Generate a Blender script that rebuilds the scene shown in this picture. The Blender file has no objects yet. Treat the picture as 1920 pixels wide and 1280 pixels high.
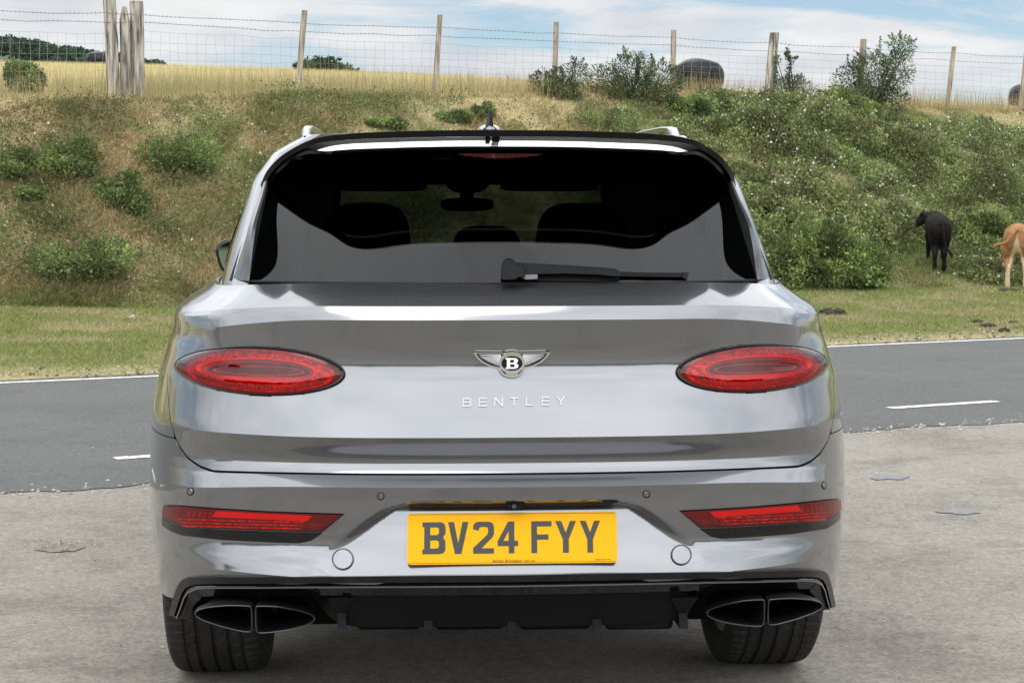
import bpy, bmesh, math, random
import numpy as np
from mathutils import Vector, Matrix

random.seed(7)
RNG = np.random.default_rng(11)
R = math.radians
scene = bpy.context.scene
COL = scene.collection

# ------------------------------------------------------------------ camera
CAM_H, FPX = 1.39, 3400.0
PITCH = math.atan(240 / FPX)
cam_d = bpy.data.cameras.new('camera')
cam = bpy.data.objects.new('camera', cam_d)
COL.objects.link(cam)
cam.location = (0, 0, CAM_H)
cam.rotation_euler = (math.pi / 2 - PITCH, 0, 0)
cam_d.lens = FPX / 1920 * 36
cam_d.sensor_width = 36
cam_d.clip_start = 0.1
cam_d.clip_end = 6000
scene.camera = cam

# ------------------------------------------------------------------ light
SUN_EL, SUN_AZ = 66.0, -165.0        # azimuth measured from +Y, clockwise
world = bpy.data.worlds.new('World')
scene.world = world
world.use_nodes = True
wt = world.node_tree
wt.nodes.clear()
def wn(t, **k):
    n = wt.nodes.new(t)
    for a, b in k.items():
        setattr(n, a, b)
    return n
wl = wt.links.new
sky = wn('ShaderNodeTexSky', sky_type='NISHITA', sun_disc=False)
sky.sun_elevation = R(SUN_EL)
sky.sun_rotation = R(SUN_AZ)
sky.air_density = 1.0
sky.dust_density = 0.2; sky.ozone_density = 3.0
bg1 = wn('ShaderNodeBackground'); bg1.inputs['Strength'].default_value = 0.115
wl(sky.outputs[0], bg1.inputs['Color'])
tc = wn('ShaderNodeTexCoord')
sep = wn('ShaderNodeSeparateXYZ'); wl(tc.outputs['Generated'], sep.inputs[0])
def wm(op, a, b=None, clamp=False):
    n = wn('ShaderNodeMath', operation=op, use_clamp=clamp)
    for i, q in enumerate((a, b)):
        if q is None: continue
        if isinstance(q, (int, float)): n.inputs[i].default_value = q
        else: wl(q, n.inputs[i])
    return n.outputs[0]
zz = wm('ADD', wm('MAXIMUM', sep.outputs['Z'], 0.0), 0.16)
cx = wm('DIVIDE', sep.outputs['X'], zz)
cy = wm('DIVIDE', sep.outputs['Y'], zz)
cmb = wn('ShaderNodeCombineXYZ'); wl(cx, cmb.inputs[0]); wl(cy, cmb.inputs[1])
cmb.inputs[2].default_value = 3.7
nz = wn('ShaderNodeTexNoise'); nz.inputs['Scale'].default_value = 2.0
nz.inputs['Detail'].default_value = 9; nz.inputs['Roughness'].default_value = 0.56
nz.inputs['Distortion'].default_value = 0.5
wl(cmb.outputs[0], nz.inputs['Vector'])
rmp = wn('ShaderNodeValToRGB')
rmp.color_ramp.elements[0].position = 0.44; rmp.color_ramp.elements[0].color = (.05, .05, .05, 1)
rmp.color_ramp.elements[1].position = 0.57; rmp.color_ramp.elements[1].color = (1, 1, 1, 1)
wl(nz.outputs[0], rmp.inputs[0])
nz2 = wn('ShaderNodeTexNoise'); nz2.inputs['Scale'].default_value = 3.1
nz2.inputs['Detail'].default_value = 6
wl(cmb.outputs[0], nz2.inputs['Vector'])
rmp2 = wn('ShaderNodeValToRGB')
rmp2.color_ramp.elements[0].position = 0.3; rmp2.color_ramp.elements[0].color = (.72, .76, .82, 1)
rmp2.color_ramp.elements[1].position = 0.66; rmp2.color_ramp.elements[1].color = (.98, .99, 1.0, 1)
wl(nz2.outputs[0], rmp2.inputs[0])
bg2 = wn('ShaderNodeBackground'); bg2.inputs['Strength'].default_value = 1.0
wl(rmp2.outputs[0], bg2.inputs['Color'])
# cloud cover brightens towards the zenith, as an overcast sky does
mr = wn('ShaderNodeMapRange', interpolation_type='SMOOTHSTEP')
wl(sep.outputs['Z'], mr.inputs['Value'])
mr.inputs['From Min'].default_value = 0.10; mr.inputs['From Max'].default_value = 0.40
mr.inputs['To Min'].default_value = 0.90; mr.inputs['To Max'].default_value = 2.20
# thin cloud glows on the sun's side of the sky, which lies behind the camera
mrs = wn('ShaderNodeMapRange', interpolation_type='SMOOTHSTEP'); wl(wm('MULTIPLY', sep.outputs['Y'], -1.0), mrs.inputs['Value'])
mrs.inputs['From Min'].default_value = 0.0; mrs.inputs['From Max'].default_value = 0.75
mrs.inputs['To Min'].default_value = 0.90; mrs.inputs['To Max'].default_value = 2.75
cs = wm('MAXIMUM', mr.outputs[0], mrs.outputs[0])
wl(cs, bg2.inputs['Strength'])
mx = wn('ShaderNodeMixShader')
mr2 = wn('ShaderNodeMapRange', interpolation_type='SMOOTHSTEP'); wl(sep.outputs['Z'], mr2.inputs['Value'])
mr2.inputs['From Min'].default_value = 0.10; mr2.inputs['From Max'].default_value = 0.32
mr2.inputs['To Min'].default_value = 0.0; mr2.inputs['To Max'].default_value = 0.85
wl(wm('ADD', rmp.outputs[0], wm('MAXIMUM', mr2.outputs[0], wm('MULTIPLY', wm('SUBTRACT', mrs.outputs[0], .9), 1.1)), True), mx.inputs[0]); wl(bg1.outputs[0], mx.inputs[1]); wl(bg2.outputs[0], mx.inputs[2])
wo = wn('ShaderNodeOutputWorld'); wl(mx.outputs[0], wo.inputs[0])

sun_d = bpy.data.lights.new('sun', 'SUN')
sun = bpy.data.objects.new('sun', sun_d); COL.objects.link(sun)
sun_d.energy = 0.6; sun_d.angle = R(30); sun_d.color = (1.0, 0.95, 0.88)
az = R(SUN_AZ)
sd = Vector((math.sin(az) * math.cos(R(SUN_EL)), math.cos(az) * math.cos(R(SUN_EL)), math.sin(R(SUN_EL))))
sun.rotation_euler = sd.to_track_quat('Z', 'Y').to_euler()
sun.location = sd * 50

scene.view_settings.view_transform = 'Standard'
scene.view_settings.look = 'None'
scene.view_settings.exposure = 0.0
scene.view_settings.gamma = 1.0
scene.view_settings.use_curve_mapping = False
scene.render.engine = 'CYCLES'

# ------------------------------------------------------------------ helpers
CP, SP = math.cos(PITCH), math.sin(PITCH)
def ray(px, py):
    u, w = (px - 960) / FPX, -(py - 640) / FPX
    return Vector((u, CP + w * SP, -SP + w * CP))
def at(px, py, Y):
    d = ray(px, py); k = Y / d.y
    return Vector((d.x * k, Y, CAM_H + d.z * k))
def on_ground(px, py, z=0.0):
    d = ray(px, py); k = (z - CAM_H) / d.z
    return Vector((d.x * k, d.y * k, z))
def project(p):
    x, y, z = p[0], p[1], p[2] - CAM_H
    dep = y * CP - z * SP
    w = y * SP + z * CP
    return 960 + FPX * x / dep, 640 - FPX * w / dep

def tag(o, label=None, cat=None, group=None, kind=None):
    if label: o['label'] = label
    if cat: o['category'] = cat
    if group: o['group'] = group
    if kind: o['kind'] = kind
    return o
def empty(name, loc=(0, 0, 0), rz=0.0):
    o = bpy.data.objects.new(name, None); COL.objects.link(o)
    o.location = loc; o.rotation_euler = (0, 0, rz); o.empty_display_size = 0.1
    return o
def link_mesh(name, me, mat=None, parent=None, smooth=True, sharp=None):
    o = bpy.data.objects.new(name, me); COL.objects.link(o)
    if mat:
        me.materials.append(mat)
    if parent: o.parent = parent
    if smooth and len(me.polygons):
        me.polygons.foreach_set('use_smooth', [True] * len(me.polygons))
        if sharp: me.set_sharp_from_angle(angle=R(sharp))
    return o
def bm_obj(name, bm, mat=None, parent=None, smooth=True, sharp=35, weld=1e-5):
    if weld: bmesh.ops.remove_doubles(bm, verts=bm.verts, dist=weld)
    me = bpy.data.meshes.new(name); bm.to_mesh(me); bm.free()
    return link_mesh(name, me, mat, parent, smooth, sharp)
def pd_obj(name, vs, fs, mat=None, parent=None, smooth=True, sharp=35, recalc=True, weld=1e-5):
    bm = bmesh.new()
    bv = [bm.verts.new(v) for v in vs]
    for f in fs:
        if len(set(f)) < 3: continue
        try: bm.faces.new([bv[i] for i in f])
        except ValueError: pass
    if weld: bmesh.ops.remove_doubles(bm, verts=bm.verts, dist=weld)
    if recalc: bmesh.ops.recalc_face_normals(bm, faces=bm.faces)
    return bm_obj(name, bm, mat, parent, smooth, sharp, None)
def add_box(bm, c, s, rot=None):
    r = bmesh.ops.create_cube(bm, size=1)
    M = Matrix.Translation(Vector(c)) @ (rot.to_4x4() if rot is not None else Matrix()) @ Matrix.Diagonal((s[0], s[1], s[2], 1))
    bmesh.ops.transform(bm, matrix=M, verts=r['verts'])
    return r['verts']
def add_tube(bm, pts, rad, n=8, cap=True, closed=False):
    pts = [Vector(p) for p in pts]
    rr = rad if isinstance(rad, (list, tuple)) else [rad] * len(pts)
    rings = []
    up = Vector((0.123, 0.31, 0.95)).normalized()
    N = len(pts)
    for i, p in enumerate(pts):
        if closed: t = pts[(i + 1) % N] - pts[i - 1]
        else: t = pts[min(i + 1, N - 1)] - pts[max(i - 1, 0)]
        t.normalize()
        a = t.cross(up)
        if a.length < 1e-3: a = t.cross(Vector((1, 0, 0)))
        a.normalize(); b = t.cross(a)
        rings.append([bm.verts.new(p + (a * math.cos(2 * math.pi * k / n) + b * math.sin(2 * math.pi * k / n)) * rr[i]) for k in range(n)])
    rng = range(N) if closed else range(N - 1)
    for i in rng:
        A, B = rings[i], rings[(i + 1) % N]
        for k in range(n):
            bm.faces.new((A[k], A[(k + 1) % n], B[(k + 1) % n], B[k]))
    if cap and not closed:
        bm.faces.new(rings[0][::-1]); bm.faces.new(rings[-1])
def grid_faces(nr, nc, off=0, wrap=False):
    fs = []
    for i in range(nr - 1):
        for j in range(nc if wrap else nc - 1):
            j2 = (j + 1) % nc
            fs.append((off + i * nc + j, off + i * nc + j2, off + (i + 1) * nc + j2, off + (i + 1) * nc + j))
    return fs
def big_mesh(name, V, k, cols, mat, parent=None, smooth=False):
    """V: (N*k,3) verts, N faces of k verts each, cols: (N,3) colour per face"""
    n = len(V) // k
    me = bpy.data.meshes.new(name)
    me.vertices.add(n * k); me.vertices.foreach_set('co', V.astype(np.float32).ravel())
    me.loops.add(n * k); me.loops.foreach_set('vertex_index', np.arange(n * k, dtype=np.int32))
    me.polygons.add(n)
    me.polygons.foreach_set('loop_start', np.arange(0, n * k, k, dtype=np.int32))
    me.polygons.foreach_set('loop_total', np.full(n, k, dtype=np.int32))
    a = me.attributes.new('col', 'FLOAT_COLOR', 'FACE')
    c4 = np.ones((n, 4), np.float32); c4[:, :3] = cols
    a.data.foreach_set('color', c4.ravel())
    me.update(calc_edges=True)
    return link_mesh(name, me, mat, parent, smooth)

# value noise, vectorised
_perm = RNG.random((64, 64, 16))
def vnoise(x, y, z=0.0):
    x = np.asarray(x, float); y = np.asarray(y, float); z = np.asarray(z, float) + 0 * x
    xi, yi, zi = np.floor(x).astype(int), np.floor(y).astype(int), np.floor(z).astype(int)
    fx, fy, fz = x - xi, y - yi, z - zi
    fx, fy, fz = (f * f * (3 - 2 * f) for f in (fx, fy, fz))
    r = 0
    for a in (0, 1):
        for b in (0, 1):
            for c in (0, 1):
                w = (fx if a else 1 - fx) * (fy if b else 1 - fy) * (fz if c else 1 - fz)
                r = r + w * _perm[(xi + a) % 64, (yi + b) % 64, (zi + c) % 16]
    return r
def fbm(x, y, o=4, z=0.0):
    s, a, t = 0, 1.0, 0
    for i in range(o):
        s = s + a * vnoise(x * 2 ** i + 7.3 * i, y * 2 ** i + 3.1 * i, z * 2 ** i); t += a; a *= 0.5
    return s / t
def sstep(a, b, x):
    t = np.clip((np.asarray(x, float) - a) / (b - a), 0, 1)
    return t * t * (3 - 2 * t)

# ------------------------------------------------------------------ materials
def mat_new(name):
    m = bpy.data.materials.new(name); m.use_nodes = True
    nt = m.node_tree
    return m, nt, nt.nodes['Principled BSDF']
def setp(b, color=None, rough=None, metal=None, coat=None, coatr=None, spec=None, emis=None, es=0, trans=None, ior=None):
    if color is not None: b.inputs['Base Color'].default_value = (*color, 1)
    if rough is not None: b.inputs['Roughness'].default_value = rough
    if metal is not None: b.inputs['Metallic'].default_value = metal
    if coat is not None: b.inputs['Coat Weight'].default_value = coat
    if coatr is not None: b.inputs['Coat Roughness'].default_value = coatr
    if spec is not None: b.inputs['Specular IOR Level'].default_value = spec
    if ior is not None: b.inputs['IOR'].default_value = ior
def simple(name, color, rough=0.5, metal=0.0, coat=0.0, coatr=0.03, spec=0.5, var=0.0, vscale=8, bump=0.0, bscale=60):
    m, nt, b = mat_new(name)
    setp(b, color, rough, metal, coat, coatr, spec)
    if var or bump:
        tcn = nt.nodes.new('ShaderNodeTexCoord')
    if var:
        n = nt.nodes.new('ShaderNodeTexNoise'); n.inputs['Scale'].default_value = vscale; n.inputs['Detail'].default_value = 6
        nt.links.new(tcn.outputs['Object'], n.inputs['Vector'])
        r = nt.nodes.new('ShaderNodeValToRGB')
        r.color_ramp.elements[0].position = .3; r.color_ramp.elements[1].position = .7
        r.color_ramp.elements[0].color = (*[c * (1 - var) for c in color], 1)
        r.color_ramp.elements[1].color = (*[min(1, c * (1 + var)) for c in color], 1)
        nt.links.new(n.outputs[0], r.inputs[0]); nt.links.new(r.outputs[0], b.inputs['Base Color'])
    if bump:
        n = nt.nodes.new('ShaderNodeTexNoise'); n.inputs['Scale'].default_value = bscale; n.inputs['Detail'].default_value = 4
        nt.links.new(tcn.outputs['Object'], n.inputs['Vector'])
        bp = nt.nodes.new('ShaderNodeBump'); bp.inputs['Strength'].default_value = bump; bp.inputs['Distance'].default_value = 0.01
        nt.links.new(n.outputs[0], bp.inputs['Height']); nt.links.new(bp.outputs[0], b.inputs['Normal'])
    return m
def attr_mat(name, rough=0.7, transl=0.0, spec=0.3, coat=0.0):
    m, nt, b = mat_new(name)
    a = nt.nodes.new('ShaderNodeAttribute'); a.attribute_name = 'col'
    nt.links.new(a.outputs['Color'], b.inputs['Base Color'])
    setp(b, rough=rough, spec=spec, coat=coat)
    if transl:
        t = nt.nodes.new('ShaderNodeBsdfTranslucent')
        nt.links.new(a.outputs['Color'], t.inputs['Color'])
        mxs = nt.nodes.new('ShaderNodeMixShader'); mxs.inputs[0].default_value = transl
        nt.links.new(b.outputs[0], mxs.inputs[1]); nt.links.new(t.outputs[0], mxs.inputs[2])
        nt.links.new(mxs.outputs[0], nt.nodes['Material Output'].inputs['Surface'])
    return m

def asphalt(name, c0, c1, stone, patch=1.0, scale=1.0, stain=(.5, .5, .5)):
    m, nt, b = mat_new(name); L = nt.links.new
    tcn = nt.nodes.new('ShaderNodeTexCoord')
    def noise(sc, det=5, ro=.6):
        n = nt.nodes.new('ShaderNodeTexNoise'); n.inputs['Scale'].default_value = sc; n.inputs['Detail'].default_value = det
        n.inputs['Roughness'].default_value = ro
        L(tcn.outputs['Object'], n.inputs['Vector']); return n
    def ramp(src, p0, p1, a, c):
        r = nt.nodes.new('ShaderNodeValToRGB'); L(src, r.inputs[0])
        r.color_ramp.elements[0].position = p0; r.color_ramp.elements[1].position = p1
        r.color_ramp.elements[0].color = (*a, 1); r.color_ramp.elements[1].color = (*c, 1); return r.outputs[0]
    def mix(f, a, c, mode='MIX'):
        q = nt.nodes.new('ShaderNodeMix'); q.data_type = 'RGBA'; q.blend_type = mode
        if isinstance(f, float): q.inputs[0].default_value = f
        else: L(f, q.inputs[0])
        L(a, q.inputs[6]); L(c, q.inputs[7]); return q.outputs[2]
    big = ramp(noise(.55, 6, .65).outputs[0], .35, .68, c0, c1)
    v = nt.nodes.new('ShaderNodeTexVoronoi'); v.inputs['Scale'].default_value = 95 * scale
    L(tcn.outputs['Object'], v.inputs['Vector'])
    vs = nt.nodes.new('ShaderNodeSeparateColor'); L(v.outputs['Color'], vs.inputs[0])
    st = ramp(vs.outputs[0], .05, .95, tuple(.62 * q for q in stone), tuple(1.38 * q for q in stone))
    c = mix(.5, big, st)
    fine = ramp(noise(28 * scale, 6, .75).outputs[0], .32, .66, (.80,) * 3, (1.16,) * 3)
    c = mix(1.0, c, fine, 'MULTIPLY')
    st2 = ramp(noise(1.3, 9, .74).outputs[0], .36, .50, stain, (1, 1, 1))
    c = mix(patch, c, st2, 'MULTIPLY')
    st3 = ramp(noise(9, 5, .7).outputs[0], .30, .52, tuple(.25 + .75 * q for q in stain), (1, 1, 1))
    c = mix(.7, c, st3, 'MULTIPLY')
    L(c, b.inputs['Base Color'])
    setp(b, rough=.85, spec=.3)
    bp = nt.nodes.new('ShaderNodeBump'); bp.inputs['Strength'].default_value = .55; bp.inputs['Distance'].default_value = .006
    hn = noise(60 * scale, 5, .8)
    L(hn.outputs[0], bp.inputs['Height']); L(bp.outputs[0], b.inputs['Normal'])
    return m
M_LAYBY = asphalt('worn_tarmac', (.205, .187, .158), (.30, .277, .237), (.265, .243, .208), .9, 1.0, (.66, .645, .63))
M_ROAD = asphalt('road_tarmac', (.088, .089, .086), (.119, .120, .116), (.109, .110, .106), .6, 1.1, (.8, .8, .8))
M_LEAF = attr_mat('leaf', .6, .3, .3)
M_GRASS = attr_mat('grass_blade', .75, .25, .2)
M_GROUND = attr_mat('bank_soil', .95, 0, .1)
def line_paint():
    m, nt, b = mat_new('line_paint'); L = nt.links.new
    tcn = nt.nodes.new('ShaderNodeTexCoord')
    n = nt.nodes.new('ShaderNodeTexNoise'); n.inputs['Scale'].default_value = 38; n.inputs['Detail'].default_value = 6
    L(tcn.outputs['Object'], n.inputs['Vector'])
    r = nt.nodes.new('ShaderNodeValToRGB'); L(n.outputs[0], r.inputs[0])
    r.color_ramp.elements[0].position = .36; r.color_ramp.elements[1].position = .46
    r.color_ramp.elements[0].color = (.25, .25, .24, 1); r.color_ramp.elements[1].color = (.72, .71, .66, 1)
    L(r.outputs[0], b.inputs['Base Color']); setp(b, rough=.7)
    return m
M_LINE = line_paint()

# ------------------------------------------------------------------ ground and road
def sheet(name, pts, z, mat, n=1, kind='structure', ragged=None):
    vs = [(p[0], p[1], z) for p in pts]
    return tag(pd_obj(name, vs, [tuple(range(len(vs)))], mat, smooth=False), kind=kind)
g = sheet('ground', [(-900, -900), (900, -900), (900, 1500), (-900, 1500)], 0.0, M_LAYBY)
# road: near edge through two pixels, far white line through two
NE0, NE1 = on_ground(0, 929), on_ground(1920, 786)
FL0, FL1 = on_ground(0, 719), on_ground(1920, 635)
rdir = (FL1 - FL0).normalized(); rnor = Vector((-rdir.y, rdir.x, 0))
def road_pt(s, t, z=0.0):
    """s along the road from FL0, t outward beyond the far line"""
    p = FL0 + rdir * s + rnor * t
    return Vector((p.x, p.y, z))
WR = -((NE0 - FL0).dot(rnor) + (NE1 - FL0).dot(rnor)) / 2
# ragged near edge
def ragged_strip(name, t0, t1, z, mat, r0=0.0, r1=0.0, s0=-70, s1=110, fine=(-12, 26), kind='structure', seed=0):
    ss = list(np.arange(s0, fine[0], 2.0)) + list(np.arange(fine[0], fine[1], .06)) + list(np.arange(fine[1], s1, 2.0))
    ss = np.array(ss)
    n0 = (fbm(ss * 2.2, ss * 0 + 5 + seed, 5) - .5) * 2 * r0 + (vnoise(ss * 16, ss * 0 + 3) - .5) * .5 * r0
    n1 = (fbm(ss * 3.1, ss * 0 + 15 + seed, 4) - .5) * 2 * r1
    vs, fs = [], []
    for i, s in enumerate(ss):
        vs += [road_pt(s, t0 + n0[i], z), road_pt(s, t1 + n1[i], z)]
        if i: fs.append((2 * i - 2, 2 * i, 2 * i + 1, 2 * i - 1))
    return tag(pd_obj(name, vs, fs, mat, smooth=False, recalc=False), kind=kind)
ragged_strip('road', -WR, .6, .004, M_ROAD, .11, 0)
M_GRIT = asphalt('pale_grit', (.36, .33, .28), (.48, .45, .39), (.45, .42, .36), .5, .8, (.7, .7, .68))
ragged_strip('edge_line', -.05, .05, .008, M_LINE, .006, .006)
# dashes along the near side
D0, D1 = on_ground(1665, 766), on_ground(1872, 754)
td = ((D0 - FL0).dot(rnor) + (D1 - FL0).dot(rnor)) / 2
sd0 = (D0 - FL0).dot(rdir); dl = (D1 - FL0).dot(rdir) - sd0
sl = (on_ground(217, 862) - FL0).dot(rdir)
per = (sd0 - sl) / max(1, round((sd0 - sl) / 2.0))
for k in range(-9, 14):
    s0 = sd0 + k * per
    vs, fs = [], []
    n = 24
    for i in range(n + 1):
        s = s0 + dl * i / n
        r = (random.random() - .5) * .012
        vs += [road_pt(s, td - .052 + r, .008), road_pt(s, td + .052 - r, .008)]
        if i: fs.append((2 * i - 2, 2 * i, 2 * i + 1, 2 * i - 1))
    o = tag(pd_obj('road_marking', vs, fs, M_LINE, smooth=False, recalc=False), kind='structure')
    
# far side terrain ----------------------------------------------------------
FM = 0.78
def fence_Y(a): return 31.6 / (1 - FM * np.clip(a, -2, 1.05))
def lineY(p0, p1):
    m = (p1.y - p0.y) / (p1.x - p0.x); c = p0.y - m * p0.x
    return lambda a: c / (1 - m * np.asarray(a, float))
road_far = lineY(road_pt(-10, .18), road_pt(40, .18))
foot_line = lineY(Vector((-6.4, 22.8, 0)), Vector((7.5, 27.0, 0)))
def zrow(py, Y):
    w = -(np.asarray(py, float) - 640) / FPX
    return CAM_H + (-SP + w * CP) / (CP + w * SP) * Y
def tab(xs, ys): return lambda px: np.interp(px, xs, ys)
foot_py = tab([-400, 0, 300, 900, 1500, 1920, 2400], [577, 577, 580, 565, 548, 536, 530])
top_py = tab([-400, 0, 255, 558, 816, 1040, 1262, 1440, 1610, 1776, 1915, 2400], [196, 190, 189, 180, 181, 181, 182, 191, 196, 206, 214, 225])
crest_py = tab([-400, 0, 300, 558, 816, 1040, 1262, 1440, 1610, 1776, 1915, 2400], [100, 124, 131, 141, 153, 161, 174, 183, 190, 198, 206, 220])
crest_Y = tab([-400, 0, 300, 558, 816, 1040, 1262, 1440, 1610, 1776, 1915, 2400], [85, 72, 68, 60, 54, 50, 47, 47, 47, 48, 48, 50])
def terrain(X, Y):
    X = np.asarray(X, float); Y = np.asarray(Y, float)
    a = X / np.maximum(Y, 1e-3); px = 960 + FPX * a * .9975
    pc = np.clip(px, -400, 2400)
    y0 = road_far(a); y1 = np.maximum(foot_line(a), y0 + 1.5); y2 = np.maximum(fence_Y(a) - .4, y1 + 3); y3 = np.maximum(crest_Y(pc), y2 + 8)
    z1 = zrow(foot_py(pc), np.minimum(y1, 40)); z2 = zrow(top_py(pc), np.minimum(y2, 42)); z3 = zrow(crest_py(pc), np.minimum(y3, 90))
    t1 = np.clip((Y - y0) / (y1 - y0), 0, 1); t2 = np.clip((Y - y1) / (y2 - y1), 0, 1); t3 = np.clip((Y - y2) / (y3 - y2), 0, 1)
    z = z1 * t1 ** 1.3
    prof = .72 * t2 + .28 * t2 * t2 * (3 - 2 * t2)
    prof = prof + .05 * np.sin(t2 * math.pi * 2) * (vnoise(X * .3, Y * .3) - .3)
    z = np.where(Y > y1, z1 + (z2 - z1) * prof, z)
    s3 = (z3 - z2)
    z = np.where(Y > y2, z2 + s3 * (t3 * .9 + .1 * np.sin(t3 * math.pi / 2)), z)
    beyond = np.maximum(Y - y3, 0)
    z = np.where(Y > y3, z3 - .05 * beyond + .00 * beyond, z)
    amp = .02 + .22 * np.clip(t2 * 6, 0, 1) * np.clip((1 - t2) * 8, 0, 1)
    z = z + (fbm(X * .55, Y * .55, 3) - .5) * amp * 1.6 + (fbm(X * 3, Y * 3, 2) - .5) * (.02 + .05 * np.clip(t2 * 6, 0, 1) * (1 - t3))
    z = z - .03 * (1 - np.clip((Y - y0) / .25, 0, 1)) + .012
    return z, t1, t2, t3, px
def zone_col(X, Y, t1, t2, t3, px):
    n1 = fbm(X * .45 + 3, Y * .45, 4); n2 = fbm(X * 1.6, Y * 1.6 + 9, 4); n3 = fbm(X * .25 + 31, Y * .25 + 2, 2)
    green = np.array([.19, .225, .065]); dgreen = np.array([.10, .145, .042]); straw = np.array([.54, .46, .26])
    dry = np.array([.52, .42, .235]); brown = np.array([.39, .305, .175]); gold = np.array([.53, .455, .22])
    def mixc(a, b, f): return a * (1 - f[:, None]) + b * f[:, None]
    N = len(X)
    verge = mixc(np.tile(green, (N, 1)), np.tile(straw * .66, (N, 1)), sstep(.40, .70, n2) * .6 + .15)
    verge = mixc(verge, np.tile(straw, (N, 1)), sstep(.16, .0, t1) * .6)
    bank = mixc(np.tile(dry, (N, 1)), np.tile(straw, (N, 1)), sstep(.4, .6, n2))
    bank = mixc(bank, np.tile(brown, (N, 1)), sstep(.5, .75, n1) * .6)
    bank = mixc(bank, np.tile(green * .8, (N, 1)), sstep(.50, .62, n1 * .5 + n2 * .5) * .7)
    gmask = sstep(1000, 1350, px) * sstep(1.02, .8, t2)
    bank = mixc(bank, np.tile(dgreen * 1.2, (N, 1)), np.clip(gmask * sstep(.35, .55, n1 + .1), 0, 1) * .85)
    field = mixc(np.tile(gold, (N, 1)), np.tile(straw * 1.2, (N, 1)), sstep(.35, .65, n2) * .6)
    field = mixc(field, np.tile(green * 1.25, (N, 1)), sstep(.30, .02, t3) * (.35 + .6 * sstep(640, 260, px) * sstep(180, 280, px)))
    c = mixc(verge, bank, sstep(.0, .12, t2 + (n2 - .5) * .12))
    c = mixc(c, field, sstep(.0, .06, t3))
    return c
def build_terrain():
    al = np.concatenate([np.linspace(-1.3, -.36, 40), np.linspace(-.35, .35, 300), np.linspace(.36, 1.02, 40)])
    rows = np.concatenate([np.linspace(0, 1, 46)[:-1], np.linspace(1, 2, 90)[:-1], np.linspace(2, 3, 46)[:-1], np.linspace(3, 4, 10)])
    A, T = np.meshgrid(al, rows)
    pc = np.clip(960 + FPX * A, -400, 2400)
    y0 = road_far(A); y1 = np.maximum(foot_line(A), y0 + 1.5); y2 = np.maximum(fence_Y(A) - .4, y1 + 3); y3 = np.maximum(crest_Y(pc), y2 + 8); y4 = y3 + 160
    Y = np.where(T <= 1, y0 + (y1 - y0) * T, np.where(T <= 2, y1 + (y2 - y1) * (T - 1), np.where(T <= 3, y2 + (y3 - y2) * (T - 2), y3 + (y4 - y3) * (T - 3))))
    X = A * Y
    z, t1, t2, t3, px = terrain(X.ravel(), Y.ravel())
    c = zone_col(X.ravel(), Y.ravel(), t1, t2, t3, px)
    nr, nc = A.shape
    me = bpy.data.meshes.new('bank')
    V = np.stack([X.ravel(), Y.ravel(), z], 1)
    idx = np.arange(nr * nc).reshape(nr, nc)
    F = np.stack([idx[:-1, :-1], idx[:-1, 1:], idx[1:, 1:], idx[1:, :-1]], -1).reshape(-1, 4)
    me.from_pydata(V.tolist(), [], F.tolist())
    at_ = me.attributes.new('col', 'FLOAT_COLOR', 'POINT')
    c4 = np.ones((len(V), 4), np.float32); c4[:, :3] = c * .72
    at_.data.foreach_set('color', c4.ravel())
    return tag(link_mesh('bank', me, M_GROUND), kind='structure')
build_terrain()
# a meadow and woodland edge behind the lay-by
meadow_m = simple('meadow_turf', (.10, .12, .04), .9, var=.4, vscale=.4)
sheet('meadow', [(-400, -14), (400, -14), (400, -600), (-400, -600)], .012, meadow_m)

def gz(X, Y):
    z, *_ = terrain(np.array([X]), np.array([Y])); return float(z[0])
def on_bank(px, py, lo=14.0, hi=75.0):
    """first hit of the pixel ray with the far-side terrain"""
    d = ray(px, py); ys = np.linspace(lo, hi, 1500); k = ys / d.y
    X = d.x * k; Z = CAM_H + d.z * k
    z, *_ = terrain(X, ys)
    hit = np.where(Z <= z)[0]
    i = hit[0] if len(hit) else np.argmin(np.abs(Z - z))
    return Vector((X[i], ys[i], z[i]))

# ------------------------------------------------------------------ grass blades and leaves
def blades(name, X, Y, Z, h, w, cols, mat=M_GRASS, lean=.5):
    n = len(X)
    ang = RNG.random(n) * 2 * math.pi
    dx, dy = np.cos(ang) * w / 2, np.sin(ang) * w / 2
    la = RNG.random(n) * 2 * math.pi; lm = RNG.random(n) * lean * h
    V = np.zeros((n, 3, 3))
    V[:, 0] = np.stack([X - dx, Y - dy, Z - .01], 1); V[:, 1] = np.stack([X + dx, Y + dy, Z - .01], 1)
    V[:, 2] = np.stack([X + np.cos(la) * lm, Y + np.sin(la) * lm, Z + h], 1)
    return big_mesh(name, V.reshape(-1, 3), 3, cols, mat)
def leafs(name, P, size, cols, mat=M_LEAF, aspect=.5, parent=None, up=0.0, dirs=None):
    n = len(P)
    d = RNG.normal(size=(n, 3)) if dirs is None else dirs + RNG.normal(size=(n, 3)) * .45
    d[:, 2] += up
    d /= np.linalg.norm(d, axis=1)[:, None] + 1e-9
    q = RNG.normal(size=(n, 3)); e = np.cross(d, q); e /= np.linalg.norm(e, axis=1)[:, None] + 1e-9
    s = (np.asarray(size) * np.ones(n))[:, None]
    V = np.zeros((n, 4, 3))
    V[:, 0] = P - d * s * .5; V[:, 1] = P + e * s * aspect * .5 + d * s * .05; V[:, 2] = P + d * s * .5; V[:, 3] = P - e * s * aspect * .5 + d * s * .05
    return big_mesh(name, V.reshape(-1, 3), 4, cols, mat, parent)
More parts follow.
